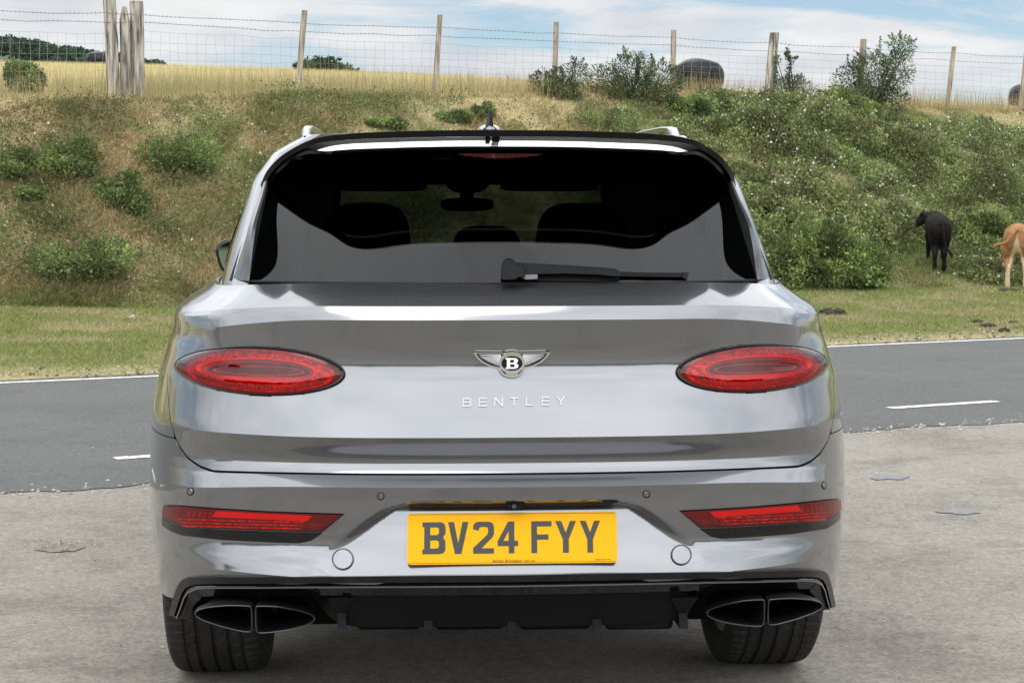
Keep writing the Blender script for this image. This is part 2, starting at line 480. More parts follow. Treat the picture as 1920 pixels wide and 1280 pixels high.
def scatter(n, pxr, tr):
    """random spots on the far side: tr = (lo, hi) in t-units 0..3 as in terrain()"""
    A = (RNG.uniform(pxr[0], pxr[1], n) - 960) / FPX; T = RNG.uniform(tr[0], tr[1], n)
    pc = np.clip(960 + FPX * A, -400, 2400)
    y0 = road_far(A); y1 = foot_line(A); y2 = fence_Y(A) - .4; y3 = np.maximum(crest_Y(pc), y2 + 8)
    Y = np.where(T <= 1, y0 + (y1 - y0) * T, np.where(T <= 2, y1 + (y2 - y1) * (T - 1), y2 + (y3 - y2) * (T - 2)))
    X = A * Y
    z, t1, t2, t3, px = terrain(X, Y)
    return X, Y, z, t1, t2, t3, px
def rnd(n, a=.7, b=1.3): return RNG.uniform(a, b, n)[:, None]
def add_grass():
    X, Y, z, t1, t2, t3, px = scatter(280000, (-650, 2400), (0.02, 1.1))
    c = zone_col(X, Y, t1, t2, t3, px) * rnd(len(X), .7, 1.4)
    blades('verge_grass', X, Y, z, RNG.uniform(.008, .032, len(X)) * (.5 + sstep(0, .3, t1)), .014, c, lean=2.2)
    tag(bpy.context.scene.objects['verge_grass'], 'short yellow-green grazed turf between road and bank', 'grass', kind='stuff')
    X, Y, z, t1, t2, t3, px = scatter(500000, (-650, 2400), (1.0, 2.05))
    cl = fbm(X * 1.3, Y * 1.3, 4)
    c = zone_col(X, Y, t1, t2, t3, px) * rnd(len(X), .5, 1.6)
    pale = RNG.random(len(X)) < .12
    c[pale] = np.array([.42, .34, .2]) * rnd(pale.sum())
    blades('bank_grass', X, Y, z, RNG.uniform(.02, .085, len(X)) * (.4 + 1.3 * sstep(.4, .7, cl)), .018, c, lean=2.6)
    tag(bpy.context.scene.objects['bank_grass'], 'dry brown tufty grass covering the roadside bank', 'grass', kind='stuff')
    X, Y, z, t1, t2, t3, px = scatter(320000, (-650, 2400), (1.98, 2.97))
    c = zone_col(X, Y, t1, t2, t3, px) * rnd(len(X), .7, 1.35)
    blades('field_grass', X, Y, z, RNG.uniform(.06, .26, len(X)) * (.4 + .6 * sstep(.0, .2, t3)) * (1 - .6 * sstep(700, 1250, px)), .02, c, lean=.8)
    tag(bpy.context.scene.objects['field_grass'], 'tall golden seeding grass in the field behind the fence', 'grass', kind='stuff')
    # seed heads right along the fence
    X, Y, z, t1, t2, t3, px = scatter(9000, (-200, 2100), (1.97, 2.12))
    c = np.tile([.36, .29, .15], (len(X), 1)) * rnd(len(X))
    blades('grass_stalks', X, Y, z, RNG.uniform(.25, .55, len(X)), .009, c, lean=.3)
    tag(bpy.context.scene.objects['grass_stalks'], 'thin pale grass stalks standing along the foot of the fence', 'grass', kind='stuff')
    # pale stones and flower specks on the bank
    X, Y, z, t1, t2, t3, px = scatter(2600, (-100, 2000), (1.02, 1.95))
    P = np.stack([X, Y, z + RNG.uniform(.01, .12, len(X))], 1)
    c = np.tile([.62, .57, .44], (len(X), 1)) * rnd(len(X), .6, 1.2)
    leafs('chalk_flecks', P, RNG.uniform(.015, .05, len(X)), c, M_GROUND, .8)
    tag(bpy.context.scene.objects['chalk_flecks'], 'pale chalk flecks and dead leaves strewn over the bank', 'flecks', kind='stuff')
    # gravel on the far road edge
    n = 8000
    s = RNG.uniform(-14, 34, n); t = RNG.normal(.55, .28, n)
    t = np.clip(t, .12, 1.6)
    P = np.array([[*(road_pt(a, b))[:2], 0] for a, b in zip(s, t)])
    P[:, 2] = np.maximum(terrain(P[:, 0], P[:, 1])[0], .006) + .006
    c = np.tile([.34, .30, .23], (n, 1)) * rnd(n, .4, 1.3)
    leafs('road_gravel', P, RNG.uniform(.01, .05, n), c, M_GROUND, .8)
    tag(bpy.context.scene.objects['road_gravel'], 'loose pale gravel along the far edge of the road', 'gravel', kind='stuff')
add_grass()

M_BARK = simple('twig_bark', (.11, .085, .06), .9, var=.3, vscale=20)
def bush(name, label, cat, base, lumps, nleaf, size, cg, group=None, spiky=0.0, stems=8, asp=.45, flowers=0):
    """lumps: (dx, dy, dz, rx, ry, rz) from the base; leaves through each lump's volume"""
    root = empty(name, base); tag(root, label, cat, group)
    tot = sum(l[3] * l[5] for l in lumps); PP, DD = [], []
    for l in lumps:
        k = int(nleaf * l[3] * l[5] / tot)
        d = RNG.normal(size=(k, 3)); d /= np.linalg.norm(d, axis=1)[:, None]
        lump = 1 + .28 * (fbm(d[:, 0] * 2.2 + l[0] * 3 + 5, d[:, 1] * 2.2 + d[:, 2] * 2.9 + 5, 3) - .5) * 2
        r = RNG.random(k) ** .38 * lump
        p = d * r[:, None] * np.array(l[3:6]) + np.array(l[:3])
        PP.append(p); DD.append(d)
    P = np.concatenate(PP); D = np.concatenate(DD)
    if spiky:
        # twigs that poke out, leafy along their length
        ns = int(26 * spiky)
        for i in range(ns):
            l = lumps[RNG.integers(len(lumps))]
            d = RNG.normal(size=3); d[2] = abs(d[2]) * 1.2 + .3; d[1] *= .6; d /= np.linalg.norm(d)
            p0 = np.array(l[:3]) + d * np.array(l[3:6]) * .7
            ln = (.22 + .3 * RNG.random()) * spiky * max(l[3], l[5]) * 1.3
            k = int(70 * ln / .3)
            t = RNG.random(k)
            PP2 = p0 + d * (t * ln)[:, None] + RNG.normal(size=(k, 3)) * (.035 * (1.15 - t))[:, None]
            P = np.concatenate([P, PP2]); D = np.concatenate([D, np.tile(d, (k, 1)) + RNG.normal(size=(k, 3)) * .5])
    keep = P[:, 2] > -.05
    P, D = P[keep], D[keep]
    cl = fbm(P[:, 0] * 4 + base[0], P[:, 2] * 4 + P[:, 1] * 3, 3)
    c = np.array(cg) * (.55 + .9 * sstep(.3, .7, cl))[:, None] * rnd(len(P), .6, 1.45)
    yel = RNG.random(len(P)) < .10
    c[yel] *= np.array([1.7, 1.35, .9])
    leafs('foliage', P, RNG.uniform(.6, 1.3, len(P)) * size, c, M_LEAF, asp, root, .0, D)
    if flowers:
        f = RNG.choice(len(P), flowers, replace=False)
        leafs('blossom', P[f] * 1.02, .05, np.tile([.7, .66, .55], (flowers, 1)) * rnd(flowers, .8, 1.1), M_LEAF, .9, root)
    bm = bmesh.new()
    for i in range(stems):
        l = lumps[i % len(lumps)]
        e = Vector((l[0] + random.uniform(-.6, .6) * l[3], l[1] + random.uniform(-.4, .4) * l[4], l[2] + random.uniform(.1, .75) * l[5]))
        m = Vector((e.x * .45 + random.uniform(-.05, .05), e.y * .45, e.z * .4))
        add_tube(bm, [Vector((random.uniform(-.06, .06), random.uniform(-.06, .06), -.08)), m, e], [.016, .012, .005], 5)
    bm_obj('stem', bm, M_BARK, root)
    return root
GORSE = (.095, .13, .06); BRAM = (.155, .205, .07); LBUSH = (.165, .22, .08)
# bushes on the skyline and bank, from pixel positions (x, foot y)
def bb(px, py, w, h, **k):
    """size of a bush in metres from its pixels at its spot"""
    p = on_bank(px, py); s = p.y / FPX
    return p, w * s, h * s
p, w, h = bb(1048, 186, 118, 108)
bush('gorse_bush', 'open spiky gorse bush straddling the fourth slim fence post', 'bush', p, [(-.25 * w, .1, .22 * h, .28 * w, .3, .28 * h), (.22 * w, 0, .30 * h, .28 * w, .3, .38 * h), (0, 0, .15 * h, .4 * w, .3, .2 * h)], 2600, .06, GORSE, spiky=1.0, asp=.28)
p, w, h = bb(1190, 192, 172, 126)
bush('gorse_bush', 'dense spiky gorse bush between two fence posts, left of the wrapped bale', 'bush', p, [(-.28 * w, .1, .28 * h, .25 * w, .4, .32 * h), (0, 0, .38 * h, .25 * w, .4, .42 * h), (.27 * w, 0, .26 * h, .25 * w, .4, .36 * h), (0, 0, .15 * h, .5 * w, .4, .2 * h)], 6500, .065, GORSE, spiky=.9, asp=.28)
p, w, h = bb(1640, 202, 165, 150)
bush('hawthorn_bush', 'tall ragged thorn bush growing over a fence post, leaning right', 'bush', p, [(-.28 * w, 0, .30 * h, .22 * w, .45, .26 * h), (0, 0, .38 * h, .26 * w, .5, .36 * h), (.24 * w, 0, .42 * h, .2 * w, .45, .26 * h), (.30 * w, 0, .72 * h, .16 * w, .3, .16 * h), (0, 0, .12 * h, .4 * w, .4, .16 * h)], 7500, .06, GORSE, spiky=1.2, asp=.35, stems=22)
p, w, h = bb(1488, 198, 90, 96)
bush('gorse_bush', 'gorse bush with two tall bare sprigs beside the thick fence post', 'bush', p, [(.0, 0, .28 * h, .4 * w, .4, .36 * h), (-.1 * w, 0, .65 * h, .05 * w, .1, .45 * h), (-.38 * w, 0, .6 * h, .05 * w, .1, .4 * h)], 2600, .06, GORSE, spiky=.6, asp=.3)
p, w, h = bb(1545, 225, 190, 62)
bush('bramble_bush', 'low dark green bramble mound below the tall thorn bush', 'bush', p, [(-.3 * w, 0, .3 * h, .3 * w, .5, .5 * h), (.1 * w, 0, .4 * h, .3 * w, .5, .6 * h), (.35 * w, -.2, .2 * h, .2 * w, .4, .4 * h)], 8000, .07, BRAM, flowers=12)
p, w, h = bb(1290, 215, 105, 40)
bush('bramble_bush', 'rounded green bush below the large black bale', 'bush', p, [(-.2 * w, 0, .3 * h, .35 * w, .4, .55 * h), (.22 * w, 0, .3 * h, .3 * w, .4, .6 * h)], 4000, .07, LBUSH)
p, w, h = bb(45, 180, 78, 68)
bush('hawthorn_bush', 'compact round green bush at the left end of the fence', 'bush', p, [(0, 0, .5 * h, .46 * w, .35, .5 * h), (-.15 * w, 0, .7 * h, .3 * w, .3, .3 * h), (.2 * w, 0, .35 * h, .3 * w, .3, .35 * h)], 5200, .06, LBUSH)
p, w, h = bb(605, 143, 125, 34)
bush('hedge_clump', 'small dark hedge clump on the field skyline', 'bush', p, [(-.25 * w, 0, .4 * h, .2 * w, .8, .5 * h), (.05 * w, 0, .5 * h, .25 * w, .8, .6 * h), (.3 * w, 0, .25 * h, .22 * w, .8, .4 * h)], 1600, .16, (.05, .08, .035))
for lab, (px, py, w0, h0), cc in (
        ('rounded green bush low on the left bank', (220, 385, 95, 72), LBUSH),
        ('small green bush just right below the rounded one on the left bank', (255, 400, 60, 42), LBUSH),
        ('wide dark green bush high on the left bank nearest the car', (330, 315, 170, 72), BRAM),
        ('green bush high on the left bank under the short fence bush', (125, 325, 120, 78), BRAM),
        ('low sprawling weedy bush at mid-height left of the rounded bush', (60, 372, 60, 26), BRAM),
        ('pale flowering scrub low at the left side of the bank', (150, 510, 200, 75), LBUSH),
        ('dark scrub at the far left edge of the bank', (20, 330, 90, 60), BRAM)):
    p, w, h = bb(px, py, w0, h0)
    bush('scrub_bush', lab, 'bush', p, [(-.22 * w, 0, .25 * h, .3 * w, .3 * w, .5 * h), (.2 * w, .1, .35 * h, .28 * w, .3 * w, .6 * h), (0, -.1, .1 * h, .45 * w, .3 * w, .35 * h)], int(2600 + w0 * 24), .055, cc, flowers=10 if 'pale' in lab else 0)
for lab, (px, py, w0, h0) in (
        ('low gorse tuft peeping over the car roof left of the antenna', (850, 232, 80, 30)),
        ('taller gorse tuft over the car roof beside the antenna', (905, 228, 50, 40)),
        ('low green scrub above the right end of the car roof', (1130, 245, 150, 50)),
        ('small scrub patch above the left part of the car roof', (720, 240, 90, 20))):
    p, w, h = bb(px, py, w0, h0)
    bush('scrub_bush', lab, 'bush', p, [(-.22 * w, 0, .25 * h, .3 * w, .3 * w, .5 * h), (.2 * w, .1, .35 * h, .28 * w, .3 * w, .6 * h)], 3200, .05, LBUSH, spiky=.3)
# scattered low weeds over the bank
def add_scrub():
    n = 480
    X, Y, z, t1, t2, t3, px = scatter(n, (-220, 1300), (1.05, 1.97))
    PP, CC = [], []
    for i in range(n):
        g = fbm(np.array([X[i] * .4 + 9]), np.array([Y[i] * .4]), 3)[0]
        r = random.uniform(.1, .32) * (1.3 if g > .5 else .7); k = int(700 * r)
        d = RNG.normal(size=(k, 3)); d /= np.linalg.norm(d, axis=1)[:, None]
        p = d * (RNG.random(k) ** .4)[:, None] * np.array([r * 1.5, r, r * .8]) + np.array([X[i], Y[i], z[i] + r * .2])
        PP.append(p)
        base = np.array(LBUSH if random.random() < .5 else (.12, .12, .05))
        CC.append(base * rnd(k, .5, 1.5))
    P = np.concatenate(PP); C = np.concatenate(CC)
    leafs('bank_weeds', P, RNG.uniform(.03, .06, len(P)), C, M_LEAF, .4)
    tag(bpy.context.scene.objects['bank_weeds'], 'scattered low green weeds over the dry left bank', 'weeds', kind='stuff')
    # bramble thicket on the right
    n = 330000
    X, Y, z, t1, t2, t3, px = scatter(n, (1040, 2250), (0.93, 1.97))
    n1 = fbm(X * .42 + 4, Y * .42 + 1, 3); n2 = fbm(X * 1.4, Y * 1.4, 3)
    py = 640 + 0 * X
    wpx = np.array([project((a, b, c))[1] for a, b, c in zip(X[:1], Y[:1], z[:1])])
    # picture rows of the spots, to leave open the turf path and dry patch seen in the photograph
    dep = Y * CP - (z - CAM_H) * SP; rowy = 640 - FPX * (Y * SP + (z - CAM_H) * CP) / dep
    m = sstep(.36, .46, n1 * .6 + n2 * .4)
    m *= sstep(1240 - 1.0 * (rowy - 200) * .0, 1330, px + (rowy - 190) * .9)
    m *= 1 - sstep(30, 10, np.abs(px - 1700 - (rowy - 250) * .0) * .12 + np.abs(rowy - 225) * 1.0) * .9      # dry shoulder under the thorn bush
    path = np.exp(-((px - (1690 - (rowy - 500) * 2.2)) / 95) ** 2) * sstep(455, 500, rowy)
    m *= 1 - np.clip(path * 1.6, 0, 1)
    foot = np.interp(px, [1400, 1500, 1620, 1700, 1760, 1800, 1900, 2000], [560, 548, 540, 500, 500, 540, 548, 540])
    m *= sstep(foot + 8, foot - 12, rowy)
    H = (.14 + .62 * sstep(.40, .72, n1) * sstep(.3, .7, n2)) * m * (1 - .65 * sstep(.72, .95, t2))
    keep = (RNG.random(n) < m) & (H > .05)
    X, Y, z, H, n1, n2, px = X[keep], Y[keep], z[keep], H[keep], n1[keep], n2[keep], px[keep]
    k = len(X)
    P = np.stack([X, Y, z + H * RNG.random(k) ** .35], 1) + RNG.normal(size=(k, 3)) * .03
    cl = fbm(P[:, 0] * 2.6, P[:, 2] * 2.6 + P[:, 1] * 2, 3)
    A = np.array(BRAM) * 1.1; B = np.array([.17, .195, .075]); C0 = np.array([.26, .22, .11])
    f = sstep(.35, .65, n2)[:, None]
    c = (A * (1 - f) + B * f) * (.6 + .8 * sstep(.3, .7, cl))[:, None] * rnd(k, .6, 1.5)
    dryl = RNG.random(k) < .08
    c[dryl] = C0 * rnd(dryl.sum())
    D = np.tile([-.1, -.5, .75], (k, 1)) + RNG.normal(size=(k, 3)) * .8
    leafs('bramble_thicket', P, RNG.uniform(.035, .08, k), c, M_LEAF, .55, dirs=D)
    tag(bpy.context.scene.objects['bramble_thicket'], 'dense bramble and bracken thicket covering the right of the bank', 'brambles', kind='stuff')
    fl = RNG.choice(k, 2600, replace=False)
    fl = fl[vnoise(P[fl, 0] * .8, P[fl, 1] * .8) > .38]
    Pf = P[fl].copy(); Pf[:, 2] = z[fl] + H[fl] * 1.02 + .02; Pf[:, 1] -= .05
    leafs('bramble_blossom', Pf, RNG.uniform(.018, .055, len(fl)), np.tile([.74, .72, .66], (len(fl), 1)) * rnd(len(fl), .7, 1.05), M_LEAF, .9)
    tag(bpy.context.scene.objects['bramble_blossom'], 'small white blossom dotted over the bramble thicket', 'flowers', kind='stuff')
add_scrub()

# bramble mounds with their own outline
for lab, (px, py, w0, h0) in (
        ('big rounded bramble mound at the foot of the bank right of the car', (1545, 530, 230, 135)),
        ('bramble mound spilling down behind the black calf', (1850, 470, 190, 85)),
        ('dark bracken mound on the upper bank right of the car roof', (1400, 262, 180, 50)),
        ('leafy mound at mid bank beside the rear pillar of the car', (1430, 400, 150, 60)),
        ('dark green mound near the top of the bank at the right', (1700, 290, 180, 40))):
    p, w, h = bb(px, py, w0, h0)
    bush('bramble_mound', lab, 'bush', p, [(-.28 * w, .1, .25 * h, .28 * w, .3 * w, .45 * h), (.02 * w, .2, .38 * h, .3 * w, .3 * w, .58 * h), (.3 * w, 0, .2 * h, .24 * w, .25 * w, .42 * h), (0, -.1, .08 * h, .5 * w, .3 * w, .3 * h)], int(9000 + w0 * 55), .06, BRAM, flowers=45, asp=.55, stems=4)

# ------------------------------------------------------------------ far hill and woods
def far_hill():
    n = 80; vs, fs = [], []
    D = 600.0
    xs = np.linspace(-1900, 430, n)
    top = np.interp(xs, [-1900, -900, 0, 90, 180, 270, 362, 430], [40, 20, 70, 85, 100, 115, 133, 150])
    for i in range(n):
        for k, (dd, f) in enumerate(((0, 0), (0, .6), (60, 1), (260, .9), (600, 0))):
            b = at(xs[i], top[i] + 5, D + dd); a0 = (xs[i] - 960) / FPX
            z = -2 + (b.z + 2) * f
            Y = D + dd
            vs.append((a0 * Y, Y, z))
    for i in range(n - 1):
        for k in range(4): fs.append((i * 5 + k, i * 5 + k + 1, (i + 1) * 5 + k + 1, (i + 1) * 5 + k))
    tag(pd_obj('hill', vs, fs, simple('hill_green', (.05, .075, .035), .95, var=.4, vscale=.05), recalc=True), kind='structure')
    # woodland crowns
    PP, CC = [], []
    for i in range(900):
        px = random.uniform(-700, 372); ty = float(np.interp(px, [-700, 0, 90, 180, 270, 362, 430], [45, 70, 85, 101, 116, 134, 150]))
        py = ty + abs(random.gauss(0, 1)) * 14
        c = at(px, py + 2, D - (py - ty) * 2.0 - 5); r = random.uniform(1.0, 2.5); k = 150
        d = RNG.normal(size=(k, 3)); d /= np.linalg.norm(d, axis=1)[:, None]
        PP.append(d * (RNG.random(k) ** .3)[:, None] * r * np.array([1.3, 1, .9]) + np.array(c))
        CC.append(np.array([.038, .062, .032]) * random.uniform(.7, 1.35) * rnd(k, .6, 1.4))
    P = np.concatenate(PP)
    leafs('woodland', P, RNG.uniform(.6, 1.3, len(P)), np.concatenate(CC), M_LEAF, .7)
    tag(bpy.context.scene.objects['woodland'], 'dark wood covering the distant hill on the left skyline', 'woodland', kind='stuff')
far_hill()
def back_wood():
    PP, CC = [], []
    for i in range(260):
        a = random.uniform(-1.25, 1.25); D = random.uniform(60, 75)
        H = 3.0 + 2.2 * float(vnoise(np.array([a * 9]), np.array([2.0]))[0]) + random.uniform(-.6, .6)
        r = random.uniform(1.6, 3.0); k = 110
        for hh in np.arange(r * .5, H, r * .9):
            d = RNG.normal(size=(k, 3)); d /= np.linalg.norm(d, axis=1)[:, None]
            PP.append(d * (RNG.random(k) ** .3)[:, None] * r + np.array([math.sin(a) * D, -math.cos(a) * D, hh]))
            CC.append(np.array([.05, .08, .035]) * rnd(k, .6, 1.4))
    P = np.concatenate(PP)
    leafs('wood_edge', P, RNG.uniform(.7, 1.3, len(P)), np.concatenate(CC), M_LEAF, .8)
    tag(bpy.context.scene.objects['wood_edge'], 'line of trees across the meadow behind the lay-by, mirrored in the car', 'woodland', kind='stuff')
back_wood()

# ------------------------------------------------------------------ fence
def wood_mat(name, c0, c1):
    m, nt, b = mat_new(name); L = nt.links.new
    tcn = nt.nodes.new('ShaderNodeTexCoord'); mp = nt.nodes.new('ShaderNodeMapping'); mp.inputs['Scale'].default_value = (22, 22, 2.2)
    L(tcn.outputs['Object'], mp.inputs['Vector'])
    n = nt.nodes.new('ShaderNodeTexNoise'); n.inputs['Scale'].default_value = 1.0; n.inputs['Detail'].default_value = 7; L(mp.outputs[0], n.inputs['Vector'])
    r = nt.nodes.new('ShaderNodeValToRGB'); L(n.outputs[0], r.inputs[0])
    r.color_ramp.elements[0].position = .36; r.color_ramp.elements[1].position = .62
    r.color_ramp.elements[0].color = (*c0, 1); r.color_ramp.elements[1].color = (*c1, 1)
    L(r.outputs[0], b.inputs['Base Color']); setp(b, rough=.9, spec=.2)
    bp = nt.nodes.new('ShaderNodeBump'); bp.inputs['Strength'].default_value = .7; bp.inputs['Distance'].default_value = .02
    L(n.outputs[0], bp.inputs['Height']); L(bp.outputs[0], b.inputs['Normal'])
    return m
M_POST = wood_mat('weathered_post', (.20, .165, .125), (.46, .39, .30))
M_STRAIN = wood_mat('weathered_grey_post', (.10, .09, .075), (.52, .47, .40))
M_WIRE = simple('galvanised_wire', (.30, .31, .32), .45, .6)
M_BARB = simple('barbed_wire_steel', (.16, .155, .15), .5, .6)
def build_fence():
    root = empty('wire_fence', at(816, 181, float(fence_Y((816 - 960) / FPX))))
    inv = root.location.copy()
    tag(root, 'post and wire stock fence with barbed top strands along the crest of the bank', 'fence')
    # (top px, top py, bottom px, bottom py, width px, strainer?)
    posts = [(205, -3, 214, 183, 24, 1), (233, 13, 236, 186, 19, 2), (256, 3, 259, 189, 26, 1),
             (571, 20, 558, 182, 11, 0), (825, 28, 815, 184, 10, 0), (1043, 42, 1039, 184, 10, 0), (1263, 57, 1261, 188, 10, 0),
             (1452, 62, 1440, 196, 18, 1), (1619, 74, 1609, 200, 12, 0), (1789, 88, 1775, 209, 9, 0), (1922, 150, 1910, 224, 12, 0),
             (1925, 98, 1912, 220, 10, 0), (-65, -8, -70, 196, 11, 0), (-330, -22, -338, 200, 12, 0), (2070, 108, 2060, 230, 10, 0), (2210, 118, 2200, 236, 10, 0), (2350, 128, 2340, 242, 10, 0)]
    posts = [q for q in posts if q[:2] != (1922, 150)]
    for (tx, ty, bx, by, w, s) in posts:
        Y = float(fence_Y((bx - 960) / FPX)); k = Y / FPX
        T = at(tx, ty, Y) - inv; B = at(bx, by, Y) - inv
        B = B + (B - T).normalized() * .25
        bm = bmesh.new(); r = w * k / 2; n = 12
        N = 9; rings = []
        for i in range(N):
            f = i / (N - 1); c = B.lerp(T, f); ring = []
            rr = r * (1.06 - .1 * f)
            if s == 2 and f > .93: rr *= .45
            for j in range(n):
                a = 2 * math.pi * j / n
                q = rr * (1 + random.uniform(-.05, .05) * (1.6 if s else 1))
                if s == 1 and bx > 1000: # sawn square post
                    m_ = max(abs(math.cos(a)), abs(math.sin(a))); q = rr / m_ * .95
                ring.append(bm.verts.new(c + Vector((math.cos(a) * q, math.sin(a) * q, 0))))
            rings.append(ring)
        for i in range(N - 1):
            for j in range(n): bm.faces.new((rings[i][j], rings[i][(j + 1) % n], rings[i + 1][(j + 1) % n], rings[i + 1][j]))
        bm.faces.new(rings[-1])
        o = bm_obj('straining_post' if s else 'post', bm, M_STRAIN if s else M_POST, root, sharp=50)
        if s:
            tag(o, {205: 'thick grey post, left of the trio', 233: 'short pointed post between two thick ones', 256: 'thickest post, right of the trio'}.get(tx, 'thick square sawn post'))
    # wires: rows in the picture at several columns
    cols = [-330, 0, 200, 255, 565, 820, 1041, 1262, 1446, 1612, 1782, 1918, 2065, 2345]
    topA = [10, 21, 25, 27, 44, 51, 63, 71, 81, 89, 100, 107, 114, 128]
    topB = [26, 37, 41, 42, 60, 67, 78, 85, 96, 103, 113, 120, 127, 140]
    net0 = [50, 60, 63, 58, 73, 83, 91, 98, 108, 116, 124, 131, 138, 150]
    netN = [183, 178, 176, 170, 168, 172, 172, 172, 182, 188, 197, 208, 214, 226]
    xs = np.linspace(-330, 2345, 340)
    def sag(px):
        i = np.searchsorted(cols, px); i = min(max(i, 1), len(cols) - 1)
        f = (px - cols[i - 1]) / (cols[i] - cols[i - 1]); return 2.2 * 4 * f * (1 - f)
    def wire_pts(rows, dy=0.0, wob=0):
        out = []
        for q in xs:
            py = float(np.interp(q, cols, rows)) + sag(q) * .5 + wob * (float(vnoise(np.array([q * .02]), np.array([rows[0] * 1.0]))[0]) - .5)
            out.append(at(q, py, float(fence_Y((q - 960) / FPX)) - .05) - inv)
        return out
    for rows in (topA, topB):
        bm = bmesh.new(); pts = wire_pts(rows, 0, 3); add_tube(bm, pts, .0032, 4)
        L = 0
        for a, b in zip(pts[:-1], pts[1:]):
            m = (a + b) / 2
            for _ in range(1):
                d = Vector((random.uniform(-1, 1), random.uniform(-1, 1), random.uniform(.5, 1))).normalized() * .022
                add_tube(bm, [m - d, m + d], .003, 3)
        bm_obj('barbed_wire', bm, M_BARB, root)
    rows = [[a + (b - a) * f for a, b in zip(net0, netN)] for f in (0, .17, .33, .48, .62, .75, .87, 1.0)]
    lines = [wire_pts(r_, 0, 4) for r_ in rows]
    for ln in lines:
        bm = bmesh.new(); add_tube(bm, ln, .0021, 3); bm_obj('line_wire', bm, M_WIRE, root)
    bm = bmesh.new()
    for q in np.arange(-330, 2345, 17.5):
        pts = []
        a = (q - 960) / FPX; Y = float(fence_Y(a)) - .05
        wob = random.uniform(-2, 2)
        for r_ in rows:
            py = float(np.interp(q, cols, r_)) + sag(q) * .5 + 4 * (float(vnoise(np.array([q * .02]), np.array([r_[0] * 1.0]))[0]) - .5)
            pts.append(at(q + random.uniform(-1.6, 1.6) + wob, py, Y) - inv)
        add_tube(bm, pts, .0022, 3)
    o = bm_obj('stay_wires', bm, M_WIRE, root); o['kind'] = 'stuff'
build_fence()

# ------------------------------------------------------------------ bales
M_BALE = simple('black_wrap', (.008, .008, .010), .33, 0, 0, spec=.25, bump=1.0, bscale=6.0)
def bale(px, py, w, h, lab, top=1.0, axis=0.0):
    Y = float(crest_Y(np.clip(px, -400, 2400))) - 3; 
    p = on_bank(px, py) if py > 140 and px > 1000 else at(px, py, Y)
    s = p.y / FPX; W, H = w * s, h * s
    bm = bmesh.new()
    bmesh.ops.create_icosphere(bm, subdivisions=5, radius=1)
    for v in bm.verts:
        c = v.co
        e = lambda t, k: math.copysign(abs(t) ** k, t)
        x, y, z = e(c.x, .85), e(c.y, .85), e(c.z, .74)
        n = (float(fbm(np.array([c.x * 3 + px]), np.array([c.z * 3 + c.y * 2]), 3)[0]) - .5) * .12
        r = 1 + n
        v.co = Vector((x * W / 2 * r, y * W / 2.2 * r, (z * .5 * r + .48) * H))
    o = bm_obj('wrapped_bale', bm, M_BALE, None, sharp=None)
    o.location = p; o.rotation_euler = (0, R(4), R(axis))
    return tag(o, lab, 'bale', 'black wrapped silage bales in the field')
bale(1308, 176, 92, 66, 'largest black plastic-wrapped bale, standing behind the fence right of centre')
bale(188, 128, 54, 31, 'distant black wrapped bale partly hidden by the thick fence posts')
bale(1925, 201, 70, 48, 'black wrapped bale cut by the right edge of the picture')
# water trough with a stick in the field
p = at(975, 160, 49.0); s = 49 / FPX
root = empty('water_trough', p); tag(root, 'low round grey trough on the field skyline with a bar leaning out', 'trough')
bm = bmesh.new()
rings = []
for (r, z) in ((20, -8), (21, 6), (19.5, 8), (18, 6), (17, -2)):
    rings.append([bm.verts.new((math.cos(a) * r * s, math.sin(a) * r * s * .8, z * s)) for a in np.linspace(0, 2 * math.pi, 28, endpoint=False)])
for i in range(4):
    for j in range(28): bm.faces.new((rings[i][j], rings[i][(j + 1) % 28], rings[i + 1][(j + 1) % 28], rings[i + 1][j]))
bm.faces.new(rings[-1])
bm_obj('tub', bm, simple('grey_tub', (.16, .155, .14), .7, var=.3), root)
bm = bmesh.new(); add_tube(bm, [(-13 * s, 0, 2 * s), (-24 * s, 0, 16 * s)], .02, 6); bm_obj('bar', bm, M_BARK, root)

# ------------------------------------------------------------------ calves
def body_mesh(name, chains, mat, parent=None):
    """chains: one tree: list of (points, parent_index or None); a point = (x,y,z,rx,ry).
    Overlapping tapered swellings along every limb, fused into one continuous skin."""
    P, segs = [], []
    for pts, par in chains:
        prev = par
        for p in pts:
            P.append(p); k = len(P) - 1
            if prev is not None: segs.append((prev, k))
            prev = k
    bm = bmesh.new()
    for s0, s1 in segs:
        A, B = P[s0], P[s1]
        L = math.dist(A[:3], B[:3]); n = max(3, int(L / (.35 * min(A[3], B[3]))) + 1)
        for i in range(n + 1):
            f = i / n; f2 = f * f * (3 - 2 * f)
            c = [A[q] + (B[q] - A[q]) * f for q in range(3)]; rx = A[3] + (B[3] - A[3]) * f2; ry = A[4] + (B[4] - A[4]) * f2
            r_ = bmesh.ops.create_icosphere(bm, subdivisions=2, radius=1)
            for v in r_['verts']: v.co = Vector((c[0] + v.co.x * rx, c[1] + v.co.y * (rx + ry) / 2, c[2] + v.co.z * ry))
    me = bpy.data.meshes.new(name); bm.to_mesh(me); bm.free()
    o = bpy.data.objects.new(name, me); COL.objects.link(o)
    rmh = o.modifiers.new('r', 'REMESH'); rmh.mode = 'VOXEL'; rmh.voxel_size = .014; rmh.use_smooth_shade = True
    smm = o.modifiers.new('m', 'SMOOTH'); smm.factor = .6; smm.iterations = 7
    m2 = bpy.data.meshes.new_from_object(o.evaluated_get(bpy.context.evaluated_depsgraph_get()))
    bpy.data.objects.remove(o); m2.materials.clear()
    return link_mesh(name, m2, mat, parent)
